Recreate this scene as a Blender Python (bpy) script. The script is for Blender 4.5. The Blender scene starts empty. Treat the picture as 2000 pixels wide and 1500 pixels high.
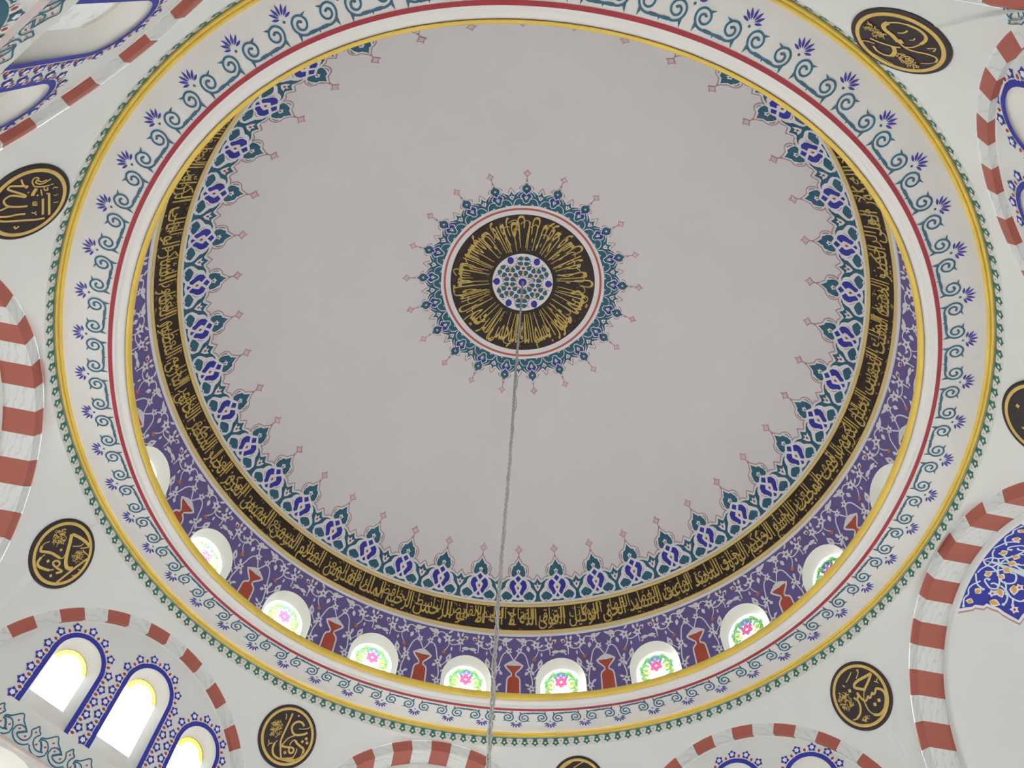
import bpy, bmesh, math, random
from math import pi, sin, cos, sqrt, radians, degrees, atan2, asin, acos
from mathutils import Vector, Matrix
from mathutils.geometry import tessellate_polygon

S = bpy.context.scene
COL = S.collection
ZO = 1.6                                # eye height above the floor; all heights below are above the eye
# ------------------------------------------------------------------ camera
PITCH, ROLL, FPX = radians(60.522), radians(3.102), 1393.13
EYE = Vector((-0.1228, -6.3792, ZO))
cam_d = bpy.data.cameras.new('camera'); cam = bpy.data.objects.new('camera', cam_d); COL.objects.link(cam)
cam_d.sensor_width = 36.0; cam_d.lens = FPX / 2000 * 36.0; cam_d.clip_start = 0.05; cam_d.clip_end = 300
_F = Vector((0, cos(PITCH), sin(PITCH))); _U = Vector((0, -sin(PITCH), cos(PITCH))); _X = Vector((1, 0, 0))
_rt = cos(ROLL) * _X + sin(ROLL) * _U; _up = -sin(ROLL) * _X + cos(ROLL) * _U
cam.matrix_world = Matrix(((_rt.x, _up.x, -_F.x, EYE.x), (_rt.y, _up.y, -_F.y, EYE.y), (_rt.z, _up.z, -_F.z, EYE.z), (0, 0, 0, 1)))
S.camera = cam
# ------------------------------------------------------------------ sky and exposure
SKY_STRENGTH = 1.0
world = bpy.data.worlds.new('sky'); S.world = world; world.use_nodes = True
wn = world.node_tree; wn.nodes.clear()
w_out = wn.nodes.new('ShaderNodeOutputWorld'); w_bg = wn.nodes.new('ShaderNodeBackground')
w_sky = wn.nodes.new('ShaderNodeTexSky'); w_hsv = wn.nodes.new('ShaderNodeHueSaturation')
w_sky.sky_type = 'NISHITA'; w_sky.sun_disc = False
w_sky.sun_elevation = radians(38); w_sky.sun_rotation = radians(-40)
w_sky.air_density = 1.0; w_sky.dust_density = 1.5; w_sky.ozone_density = 1.0; w_sky.altitude = 100
w_hsv.inputs['Saturation'].default_value = 0.30
wn.links.new(w_sky.outputs[0], w_hsv.inputs['Color']); wn.links.new(w_hsv.outputs[0], w_bg.inputs['Color'])
w_bg.inputs['Strength'].default_value = SKY_STRENGTH
world.cycles.sampling_method = 'NONE'
wn.links.new(w_bg.outputs[0], w_out.inputs['Surface'])
vs = S.view_settings
vs.view_transform = 'Standard'; vs.look = 'None'; vs.gamma = 1.0; vs.use_curve_mapping = False
vs.exposure = -0.30
S.cycles.use_denoising = True; S.cycles.use_adaptive_sampling = True; S.cycles.adaptive_threshold = 0.08; S.cycles.adaptive_min_samples = 16
S.cycles.max_bounces = 8; S.cycles.diffuse_bounces = 4; S.cycles.glossy_bounces = 2; S.cycles.transparent_max_bounces = 8

# ------------------------------------------------------------------ materials
def lin(c):
    c /= 255.0
    return c / 12.92 if c <= 0.04045 else ((c + 0.055) / 1.055) ** 2.4
WHITE_REF = lin(196.0)
def alb(rgb, k=0.80):
    return tuple(min(0.92, lin(c) / WHITE_REF * k) for c in rgb)
MATS = {}
def paint(name, rgb, rough=0.6, var=0.05, scale=3.0, bump=0.0, metal=0.0, k=0.80):
    m = bpy.data.materials.new(name); m.use_nodes = True; nt = m.node_tree; b = nt.nodes['Principled BSDF']
    a = alb(rgb, k)
    tc = nt.nodes.new('ShaderNodeTexCoord'); nz = nt.nodes.new('ShaderNodeTexNoise'); cr = nt.nodes.new('ShaderNodeValToRGB')
    nz.inputs['Scale'].default_value = scale; nz.inputs['Detail'].default_value = 5
    cr.color_ramp.elements[0].position = 0.3; cr.color_ramp.elements[1].position = 0.7
    cr.color_ramp.elements[0].color = tuple(x * (1 - var) for x in a) + (1,)
    cr.color_ramp.elements[1].color = tuple(min(1, x * (1 + var)) for x in a) + (1,)
    nt.links.new(tc.outputs['Object'], nz.inputs['Vector']); nt.links.new(nz.outputs['Fac'], cr.inputs['Fac']); nt.links.new(cr.outputs['Color'], b.inputs['Base Color'])
    b.inputs['Roughness'].default_value = rough; b.inputs['Metallic'].default_value = metal
    if bump:
        bp = nt.nodes.new('ShaderNodeBump'); bp.inputs['Strength'].default_value = bump; bp.inputs['Distance'].default_value = 0.02
        n2 = nt.nodes.new('ShaderNodeTexNoise'); n2.inputs['Scale'].default_value = scale * 6
        nt.links.new(tc.outputs['Object'], n2.inputs['Vector']); nt.links.new(n2.outputs['Fac'], bp.inputs['Height']); nt.links.new(bp.outputs['Normal'], b.inputs['Normal'])
    MATS[name] = m
    return m
def marble(name, rgb, vein):
    m = paint(name, rgb, 0.45, 0.02); nt = m.node_tree; b = nt.nodes['Principled BSDF']
    tc = nt.nodes.new('ShaderNodeTexCoord'); mp = nt.nodes.new('ShaderNodeMapping'); mp.inputs['Rotation'].default_value = (0.4, 0.7, 0.9); mp.inputs['Scale'].default_value = (1.0, 3.0, 1.6)
    wv = nt.nodes.new('ShaderNodeTexWave'); wv.inputs['Scale'].default_value = 1.7; wv.inputs['Distortion'].default_value = 9; wv.inputs['Detail'].default_value = 4; wv.inputs['Detail Scale'].default_value = 1.5
    cr = nt.nodes.new('ShaderNodeValToRGB'); e = cr.color_ramp.elements; e[0].position = 0.0; e[1].position = 0.12
    e[0].color = alb(vein) + (1,); e[1].color = alb(rgb) + (1,)
    nt.links.new(tc.outputs['Object'], mp.inputs['Vector']); nt.links.new(mp.outputs['Vector'], wv.inputs['Vector']); nt.links.new(wv.outputs['Fac'], cr.inputs['Fac']); nt.links.new(cr.outputs['Color'], b.inputs['Base Color'])
def glass(name, rgb, gloss=0.08, relief=0.0):
    m = bpy.data.materials.new(name); m.use_nodes = True; nt = m.node_tree; nt.nodes.clear()
    o = nt.nodes.new('ShaderNodeOutputMaterial'); t = nt.nodes.new('ShaderNodeBsdfTransparent'); g = nt.nodes.new('ShaderNodeBsdfGlossy'); mx = nt.nodes.new('ShaderNodeMixShader')
    t.inputs['Color'].default_value = rgb + (1,); g.inputs['Roughness'].default_value = 0.15; mx.inputs['Fac'].default_value = gloss
    tc = nt.nodes.new('ShaderNodeTexCoord'); nz = nt.nodes.new('ShaderNodeTexNoise'); nz.inputs['Scale'].default_value = 14
    bp = nt.nodes.new('ShaderNodeBump'); bp.inputs['Strength'].default_value = 0.25 + relief
    nt.links.new(tc.outputs['Object'], nz.inputs['Vector']); nt.links.new(nz.outputs['Fac'], bp.inputs['Height']); nt.links.new(bp.outputs['Normal'], g.inputs['Normal'])
    nt.links.new(t.outputs[0], mx.inputs[1]); nt.links.new(g.outputs[0], mx.inputs[2]); nt.links.new(mx.outputs[0], o.inputs['Surface'])
    MATS[name] = m
def milk_glass(name, rgb, tr=0.5):
    m = bpy.data.materials.new(name); m.use_nodes = True; nt = m.node_tree; nt.nodes.clear()
    o = nt.nodes.new('ShaderNodeOutputMaterial'); t = nt.nodes.new('ShaderNodeBsdfTransparent'); d = nt.nodes.new('ShaderNodeBsdfTranslucent'); p = nt.nodes.new('ShaderNodeBsdfPrincipled')
    m1 = nt.nodes.new('ShaderNodeMixShader'); m2 = nt.nodes.new('ShaderNodeMixShader')
    t.inputs['Color'].default_value = rgb + (1,); d.inputs['Color'].default_value = rgb + (1,); p.inputs['Base Color'].default_value = rgb + (1,); p.inputs['Roughness'].default_value = 0.3
    tc = nt.nodes.new('ShaderNodeTexCoord'); nz = nt.nodes.new('ShaderNodeTexNoise'); nz.inputs['Scale'].default_value = 9
    bp = nt.nodes.new('ShaderNodeBump'); bp.inputs['Strength'].default_value = 0.5; bp.inputs['Distance'].default_value = 0.03
    nt.links.new(tc.outputs['Object'], nz.inputs['Vector']); nt.links.new(nz.outputs['Fac'], bp.inputs['Height']); nt.links.new(bp.outputs['Normal'], p.inputs['Normal'])
    m1.inputs['Fac'].default_value = 0.93; m2.inputs['Fac'].default_value = 1 - tr
    nt.links.new(d.outputs[0], m1.inputs[1]); nt.links.new(p.outputs[0], m1.inputs[2]); nt.links.new(t.outputs[0], m2.inputs[1]); nt.links.new(m1.outputs[0], m2.inputs[2]); nt.links.new(m2.outputs[0], o.inputs['Surface'])
    MATS[name] = m

paint('wall_white', (197, 199, 196), 0.55, 0.015, 0.6, 0.03)
paint('dome_white', (196, 194, 195), 0.55, 0.02, 0.5, 0.03)
paint('ring_white', (200, 199, 196), 0.5, 0.01, 0.6)
paint('reveal_white', (205, 205, 198), 0.5, 0.01, 0.6)
paint('teal', (38, 86, 106)); paint('blue', (42, 46, 142)); paint('indigo', (58, 56, 142))
paint('line_white', (206, 204, 206), 0.6, 0.02); paint('pink', (160, 122, 124)); paint('pink_fill', (196, 172, 172)); paint('mould_pink', (188, 178, 175))
paint('dot_red', (150, 60, 48)); paint('dot_brown', (96, 72, 70))
paint('band_black', (37, 24, 20), 0.5, 0.15); paint('gold_text', (178, 154, 82), 0.5, 0.10, 6.0)
paint('gold', (201, 173, 76), 0.38, 0.07, 2.0); paint('gold_pale', (198, 174, 112), 0.42, 0.05, 2.0)
paint('red_line', (146, 48, 58)); paint('red_ring', (166, 84, 76)); paint('purple', (92, 82, 134), 0.6, 0.06)
paint('vine', (202, 200, 204), 0.6, 0.05); paint('vase_red', (160, 70, 52)); paint('orange', (178, 98, 58)); paint('ochre', (196, 152, 72))
paint('scroll_teal', (56, 92, 112)); paint('green', (46, 104, 92)); paint('pale_blue', (188, 202, 206), 0.6, 0.02)
paint('arch_red', (150, 82, 70), 0.55, 0.03, 4.0); marble('marble', (194, 196, 194), (180, 182, 181))
paint('medal_black', (36, 26, 30), 0.35, 0.10); paint('medal_gold', (188, 160, 88), 0.4, 0.08, 8.0)
paint('chain_metal', (158, 158, 156), 0.35, 0.05, 5.0, 0.0, 0.15); paint('wire_grey', (160, 158, 156), 0.5)
paint('carpet', (178, 166, 164), 0.9, 0.12, 5.0, 0.2); paint('paving', (196, 192, 184), 0.8, 0.08, 1.0, 0.1)
paint('patch', (176, 172, 172)); paint('lead', (90, 90, 88), 0.5)
glass('glass_clear', (0.96, 0.97, 0.95)); glass('glass_green', (0.13, 0.30, 0.09)); glass('glass_pink', (0.40, 0.08, 0.16)); glass('glass_blue', (0.20, 0.24, 0.40)); glass('glass_yellow', (0.42, 0.38, 0.08)); glass('glass_amber', (0.36, 0.22, 0.03))
milk_glass('glass_milk', (0.82, 0.84, 0.80), 0.04); milk_glass('milk_amber', (0.84, 0.78, 0.60), 0.05); milk_glass('milk_white', (0.92, 0.92, 0.90), 0.12); milk_glass('milk_pink', (0.84, 0.76, 0.74), 0.05)

# ------------------------------------------------------------------ helpers
def link(o, parent=None):
    COL.objects.link(o)
    if parent is not None: o.parent = parent
    return o
def tag(o, label=None, cat=None, group=None, kind=None):
    if label: o['label'] = label
    if cat: o['category'] = cat
    if group: o['group'] = group
    if kind: o['kind'] = kind
    return o
def mesh_obj(name, verts, faces, mats, parent=None, fm=None, smooth=True):
    me = bpy.data.meshes.new(name); me.from_pydata([tuple(v) for v in verts], [], faces); me.update()
    for m in ([mats] if isinstance(mats, str) else mats): me.materials.append(MATS[m])
    if fm: me.polygons.foreach_set('material_index', fm)
    if smooth: me.polygons.foreach_set('use_smooth', [True] * len(me.polygons))
    return link(bpy.data.objects.new(name, me), parent)
def empty(name, parent=None):
    return link(bpy.data.objects.new(name, None), parent)
def dup(o, parent=None):
    c = o.copy(); COL.objects.link(c); c.parent = parent
    return c

def catmull(pts, n=5, closed=False):
    P = [Vector((p[0], p[1])) for p in pts]
    if len(P) < 3: return P
    out = []; m = len(P)
    for i in range(m if closed else m - 1):
        p1, p2 = P[i], P[(i + 1) % m]
        p0 = P[(i - 1) % m] if closed or i > 0 else p1 * 2 - p2
        p3 = P[(i + 2) % m] if closed or i + 2 < m else p2 * 2 - p1
        for k in range(n):
            t = k / n
            out.append(0.5 * ((2 * p1) + (p2 - p0) * t + (2 * p0 - 5 * p1 + 4 * p2 - p3) * t * t + (3 * p1 - p0 - 3 * p2 + p3) * t ** 3))
    if not closed: out.append(P[-1])
    return out

class Pat:
    """flat painted ornament: coloured outlines and fills in layers, laid on a surface by a mapping (u, v, height)"""
    def __init__(self): self.V = []; self.Fc = []; self.M = []; self.mats = []
    def mi(self, m):
        if m not in self.mats: self.mats.append(m)
        return self.mats.index(m)
    def poly(self, pts, mat, layer=0, holes=()):
        loops = [[Vector((p[0], p[1], 0)) for p in pts]] + [[Vector((p[0], p[1], 0)) for p in h] for h in holes]
        base = len(self.V)
        for l in loops: self.V += [(p.x, p.y, layer) for p in l]
        for t in tessellate_polygon(loops):
            self.Fc.append(tuple(base + i for i in t)); self.M.append(self.mi(mat))
    def sym(self, half, mat, layer=0):
        self.poly(list(half) + [(-x, y) for x, y in reversed(half) if abs(x) > 1e-9], mat, layer)
    def two(self, pts, mat, layer=0, cx=0.0):
        self.poly(pts, mat, layer); self.poly([(2 * cx - x, y) for x, y in pts], mat, layer)
    def stroke(self, pts, w, mat, layer=0, n=4, closed=False, taper=0.0, smooth=True):
        P = catmull(pts, n, closed) if smooth else [Vector((p[0], p[1])) for p in pts]
        base = len(self.V); m = len(P)
        for i, p in enumerate(P):
            a = P[(i - 1) % m] if closed or i > 0 else p; b = P[(i + 1) % m] if closed or i < m - 1 else p
            t = b - a; L = t.length
            t = t / L if L > 1e-9 else Vector((1, 0)); nn = Vector((-t.y, t.x)); ww = w * 0.5
            if taper and not closed:
                s = i / (m - 1); ww *= min(1, 0.25 + min(s, 1 - s) / taper)
            self.V += [(p.x + nn.x * ww, p.y + nn.y * ww, layer), (p.x - nn.x * ww, p.y - nn.y * ww, layer)]
        for i in range(m if closed else m - 1):
            j = (i + 1) % m
            self.Fc.append((base + 2 * i, base + 2 * i + 1, base + 2 * j + 1, base + 2 * j)); self.M.append(self.mi(mat))
    def stroke2(self, pts, w, mat, layer=0, **k):
        self.stroke(pts, w, mat, layer, **k); self.stroke([(-x, y) for x, y in pts], w, mat, layer, **k)
    def ell(self, cx, cy, rx, ry, mat, layer=0, n=12, rot=0.0):
        c, s = cos(rot), sin(rot)
        self.poly([(cx + rx * cos(a) * c - ry * sin(a) * s, cy + rx * cos(a) * s + ry * sin(a) * c) for a in [2 * pi * i / n for i in range(n)]], mat, layer)
    def ell2(self, cx, cy, rx, ry, mat, layer=0, n=12, rot=0.0):
        self.ell(cx, cy, rx, ry, mat, layer, n, rot); self.ell(-cx, cy, rx, ry, mat, layer, n, -rot)
    def star(self, cx, cy, r1, r2, n, mat, layer=0, rot=pi / 2):
        self.poly([(cx + (r1 if i % 2 == 0 else r2) * cos(rot + pi * i / n), cy + (r1 if i % 2 == 0 else r2) * sin(rot + pi * i / n)) for i in range(2 * n)], mat, layer)
    def leaf(self, x0, y0, x1, y1, w, mat, layer=0):
        d = Vector((x1 - x0, y1 - y0)); n = Vector((-d.y, d.x)).normalized() * w * 0.5; a = Vector((x0, y0))
        pr = [(0, 0), (0.2, 0.62), (0.45, 1), (0.72, 0.7), (1, 0)]
        up = [a + d * t + n * s for t, s in pr]; dn = [a + d * t - n * s for t, s in pr[1:-1]]
        self.poly([(p.x, p.y) for p in up] + [(p.x, p.y) for p in reversed(dn)], mat, layer)
    def leaf2(self, x0, y0, x1, y1, w, mat, layer=0):
        self.leaf(x0, y0, x1, y1, w, mat, layer); self.leaf(-x0, y0, -x1, y1, w, mat, layer)
    def remap(self, f):
        self.V = [tuple(f(x, y)) + (l,) for x, y, l in self.V]; return self
    def build(self, name, mapf, parent=None, cut=0.0, h0=0.004, dh=0.003):
        bm = bmesh.new(); vs_ = [bm.verts.new((v[0], v[1], v[2])) for v in self.V]
        for f, m in zip(self.Fc, self.M):
            try: bm.faces.new([vs_[i] for i in f]).material_index = m
            except ValueError: pass
        if cut:
            for ax in (0, 1):
                lo = min(v.co[ax] for v in bm.verts); hi = max(v.co[ax] for v in bm.verts); k = math.floor(lo / cut) + 1
                while k * cut < hi:
                    co = Vector((0, 0, 0)); co[ax] = k * cut; no = Vector((0, 0, 0)); no[ax] = 1
                    bmesh.ops.bisect_plane(bm, geom=bm.verts[:] + bm.edges[:] + bm.faces[:], plane_co=co, plane_no=no, dist=1e-6); k += 1
        for v in bm.verts: v.co = mapf(v.co.x, v.co.y, h0 + dh * v.co.z)
        me = bpy.data.meshes.new(name); bm.to_mesh(me); bm.free()
        for m in self.mats: me.materials.append(MATS[m])
        return link(bpy.data.objects.new(name, me), parent)

def revolve(name, prof, mat, parent=None, n=336, rf=None, a0=0.0, a1=2 * pi, flip=False):
    """prof: list of (R, z above eye); rf(R, phi) radial correction"""
    full = abs(a1 - a0 - 2 * pi) < 1e-6; k = n if full else n + 1; V = []; F = []; m = len(prof)
    for i in range(k):
        a = a0 + (a1 - a0) * i / n
        for R, z in prof:
            r = rf(R, a) if rf else R
            V.append((r * cos(a), r * sin(a), z + ZO))
    for i in range(n):
        j = (i + 1) % k
        for q in range(m - 1):
            f = (i * m + q, j * m + q, j * m + q + 1, i * m + q + 1)
            F.append(f[::-1] if flip else f)
    return mesh_obj(name, V, F, mat, parent)
def arcprof(R, z, rr, rz, a0, a1, n=8):
    return [(R + rr * cos(radians(a0 + (a1 - a0) * i / n)), z + rz * sin(radians(a0 + (a1 - a0) * i / n))) for i in range(n + 1)]
def turn_copies(proto, parent, n, az0, rf=None, hand=None):
    """put the motif itself and its copies round the dome axis"""
    out = []
    for i in range(n):
        o = proto if i == 0 else dup(proto, parent)
        a = az0 + 2 * pi * i / n + (hand(i) if hand else 0.0); o.rotation_euler = (0, 0, a)
        if rf: d = rf(a); o.location = (d * cos(a), d * sin(a), 0)
        out.append(o)
    return out

# ------------------------------------------------------------------ measures of the hall
DH, DS = 9.40, 6.95            # dome sphere: centre height above the eye, radius
PH, PS = 6.00, 7.53            # pendentive sphere
AZ_T = [radians(54.17 + 45 * k) for k in range(8)]   # arch axes: even = windowed, odd = open
TOPR, TOPZ = 6.905, 8.80       # where the pendentives meet the cornice ring
def dR(el, h=0.0): return (DS - h) * cos(el)
def dome_map(el0, Rref):
    def f(u, v, h):
        a = u / Rref; el = el0 + v / DS
        return ((DS - h) * cos(el) * cos(a), (DS - h) * cos(el) * sin(a), DH + ZO + (DS - h) * sin(el))
    return f
def cap_map(u, v, h):          # u = angle, v = plan radius near the crown
    r = v; s = DS - h
    return (r * cos(u), r * sin(u), DH + ZO + sqrt(s * s - r * r))
def elz(z): return asin((z - DH) / DS)
EL_B1, EL_B2 = radians(22.45), radians(17.25)

# ================================================================== STRUCTURE
def ring_r(R, a):                 # the plastered ring is slightly out of round
    w = max(0.0, min(1.0, (R - 6.2) / 0.66))
    return R + (-0.051 + 0.022 * w) * cos(4 * a) + (-0.034 + 0.024 * w) * sin(4 * a)
def ring_off(R): return lambda a: ring_r(R, a) - R

# floor and the paved ground outside
def disc(name, r0, r1, z, mat, n=64):
    V = []; F = []
    for i in range(n):
        a = 2 * pi * i / n; V += [(r0 * cos(a), r0 * sin(a), z), (r1 * cos(a), r1 * sin(a), z)]
    for i in range(n):
        j = (i + 1) % n; F.append((2 * i, 2 * i + 1, 2 * j + 1, 2 * j))
    if r0 < 0.01: V.append((0, 0, z)); F = [(2 * i + 1, 2 * ((i + 1) % n) + 1, len(V) - 1) for i in range(n)]
    return mesh_obj(name, V, F, mat)
tag(disc('floor', 0.0, 10.0, 0.0, 'carpet'), 'muted red carpeted floor under the dome', 'floor', kind='structure')
tag(disc('ground', 10.0, 45.0, -0.02, 'paving'), 'pale paved ground outside the hall', 'ground', kind='structure')

# ---- dome shell
NEL = 60
prof = [(dR(radians(16.2) + (radians(89.97) - radians(16.2)) * i / NEL), DH + DS * sin(radians(16.2) + (radians(89.97) - radians(16.2)) * i / NEL)) for i in range(NEL + 1)]
ceiling = revolve('ceiling', prof, 'dome_white')
tag(ceiling, 'large pale pinkish grey dome with painted tile-style borders and a central rosette', 'dome', kind='structure')

# ---- drum with 21 arched openings
NW = 21; WAZ = radians(79.3); WSTEP = 2 * pi / NW
RW = 6.83; WHW = 0.545; WSP = 10.305; WBOT = 9.36
def drum_pt(u, z, out=0.0):
    a = u / RW; r = sqrt(DS * DS - (z - DH) ** 2) + out
    return (r * cos(a), r * sin(a), z + ZO)
def arch_outline(hw, zsp, zbot, n=18, m=5):
    L = [(-hw, zbot + (zsp - zbot) * i / m) for i in range(m)]
    A = [(-hw * cos(pi * i / n), zsp + hw * sin(pi * i / n)) for i in range(n + 1)]
    return L + A + [(-x, y) for x, y in reversed(L)]
inn = arch_outline(WHW, WSP, WBOT); wh = WSTEP / 2 * RW; ztop = 11.43
outr = []
for x, z in inn:
    if z <= WSP + 1e-6: outr.append((math.copysign(wh, x), z))
    else:
        dx, dz = x, z - WSP; k = min(wh / abs(dx) if abs(dx) > 1e-6 else 1e9, (ztop - WSP) / dz); outr.append((dx * k, WSP + dz * k))
for sg in (-1, 1):               # the panel corner itself
    i = min((q for q in range(len(inn)) if inn[q][0] * sg > 0 and inn[q][1] > WSP), key=lambda q: abs(atan2(inn[q][1] - WSP, abs(inn[q][0])) - atan2(ztop - WSP, wh)))
    outr[i] = (sg * wh, ztop)
V = []; F = []; NR = 5; M = len(inn)
for w in range(NW):
    base = len(V); ca = WAZ + w * WSTEP; c, s = cos(ca), sin(ca)
    for q in range(NR + 1):
        t = q / NR
        for (xi, zi), (xo, zo) in zip(inn, outr):
            x, y, z = drum_pt(xi + (xo - xi) * t, zi + (zo - zi) * t); V.append((x * c - y * s, x * s + y * c, z))
    for q in range(NR):
        for i in range(M - 1):
            F.append((base + q * M + i, base + q * M + i + 1, base + (q + 1) * M + i + 1, base + (q + 1) * M + i))
drum = mesh_obj('wall_drum', V, F, 'purple')
tag(drum, 'violet painted drum wall with arched windows, red vases and white vines', 'drum wall', kind='structure')

# ---- cornice ring below the drum
corn = revolve('trim_1', [(6.99, 9.345), (6.05, 9.345), (6.035, 9.27), (6.05, 9.215), (6.075, 9.185), (6.115, 9.165), (6.15, 9.158), (6.15, 9.135), (6.21, 9.122), (6.50, 9.092), (6.83, 9.059)], 'ring_white', rf=ring_r)
tag(corn, 'white cornice ring around the dome opening with gilt edges and painted scrolls', 'cornice', kind='structure')
revolve('gilt_bead', arcprof(6.025, 9.275, 0.035, 0.075, 90, 290, 10), 'gold', corn, rf=ring_r)
revolve('red_line', [(6.185, 9.119), (6.24, 9.112)], 'red_line', corn, rf=ring_r)
revolve('gilt_molding', arcprof(6.838, 9.052, 0.026, 0.032, 180, 340, 8), 'gold', corn, rf=ring_r)
revolve('gilt_molding', arcprof(6.880, 9.036, 0.026, 0.036, 165, 350, 8), 'gold', corn, rf=ring_r)
revolve('fillet', [(6.898, 9.03), (6.914, 9.018), (6.914, 8.998), (6.905, 8.992)], 'pale_blue', corn, rf=ring_r)
revolve('collar', [(6.905, 9.0), (6.905, 8.795)], 'wall_white', corn, rf=ring_r)

# ---- arches: (axis, plane distance, centre height, outer radius, sideways shift, open?)
ARCH = {'BR': (0, 7.02, 5.84, 2.70, -0.04, False), 'B': (1, 7.0, 6.18, 2.67, 0.02, True), 'LL': (2, 7.02, 5.84, 2.74, 0.09, False), 'L': (3, 7.0, 6.18, 2.69, 0.05, True),
        'TL': (4, 7.02, 5.84, 2.74, 0.08, False), 'T': (5, 6.90, 4.50, 3.70, 0.0, True), 'RU': (6, 7.02, 6.15, 2.58, -0.25, False), 'R': (7, 7.0, 6.18, 2.71, 0.0, True)}
BYK = {v[0]: (n,) + v[1:] for n, v in ARCH.items()}
def frame(k):                    # local x = to the right seen from inside, y = outward, z = up, origin at the arch centre
    n, d, zc, ra, s0, op = BYK[k]; a = AZ_T[k]; N = Vector((cos(a), sin(a), 0)); X = Vector((sin(a), -cos(a), 0))
    o = N * d - X * s0 + Vector((0, 0, zc + ZO))
    return Matrix(((X.x, N.x, 0, o.x), (X.y, N.y, 0, o.y), (0, 0, 1, o.z), (0, 0, 0, 1)))
FR = [frame(k) for k in range(8)]
SIDE_TXT = ['right of the bottom middle arch', 'bottom middle', 'lower left', 'left edge', 'upper left', 'top', 'upper right', 'right edge']

def half_edge(k, sgn, n=22):
    """lower edge of the pendentive along one half of arch k, from crown to pier: (azimuth, R, z)"""
    nm, d, zc, ra, s0, op = BYK[k]; out = []
    smax = d * math.tan(pi / 8)
    for i in range(n + 1):
        t = pi / 2 * (1 - i / n); s = sgn * ra * cos(t) + s0; z = zc + ra * sin(t)
        if abs(s) > smax: s = sgn * smax; z = zc + sqrt(max(0, ra * ra - (s - s0) ** 2))
        out.append((AZ_T[k] + atan2(s, d), sqrt(d * d + s * s), z))
        if abs(s) >= smax - 1e-6: break
    if out[-1][2] > 6.2: out.append((out[-1][0], min(7.53, out[-1][1]), 5.84))
    s_end = abs(d * math.tan(out[-1][0] - AZ_T[k])) if len(out) else 0
    if s_end < smax - 1e-3:
        zz = out[-1][2]
        for i in (1, 2): 
            s = sgn * (s_end + (smax - s_end) * i / 2); out.append((AZ_T[k] + atan2(s, d), min(7.53, sqrt(d * d + s * s)), zz + (min(zz, 5.84) - zz) * i / 2))
    return out
def pend_exp(a):
    k = min(range(8), key=lambda i: abs((a - AZ_T[i] + pi) % (2 * pi) - pi)); d, ra, s0 = BYK[k][1], BYK[k][3], BYK[k][4]
    q = abs((a - AZ_T[k] + pi) % (2 * pi) - pi) / (pi / 8); w = max(0.0, min(1.0, (q - 0.7) / 0.3)); return 1 + 4 * w * w * (3 - 2 * w)
def pend_R(a, z):
    """plan radius of the spandrel surface at azimuth a and height z"""
    k = min(range(8), key=lambda i: abs((a - AZ_T[i] + pi) % (2 * pi) - pi)); nm, d, zc, ra, s0, op = BYK[k]
    dl = (a - AZ_T[k] + pi) % (2 * pi) - pi; s = d * math.tan(dl); q = ra * ra - (s - s0) ** 2; zb = zc + sqrt(q) if q > 0 else 5.84
    Rt = ring_r(TOPR, a); ct = Rt - sqrt(PS ** 2 - (TOPZ - PH) ** 2); cb = d / cos(dl) - sqrt(max(0.1, PS ** 2 - (zb - PH) ** 2)); t = max(0, min(1, (TOPZ - z) / max(0.02, TOPZ - zb)))
    return sqrt(PS ** 2 - (z - PH) ** 2) + ct * (z - 5.84) / (TOPZ - 5.84) + (cb - ct * (zb - 5.84) / (TOPZ - 5.84)) * t ** pend_exp(a)
NZ = 16
PIER = ['between the right arch and the bottom right arch']
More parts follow.
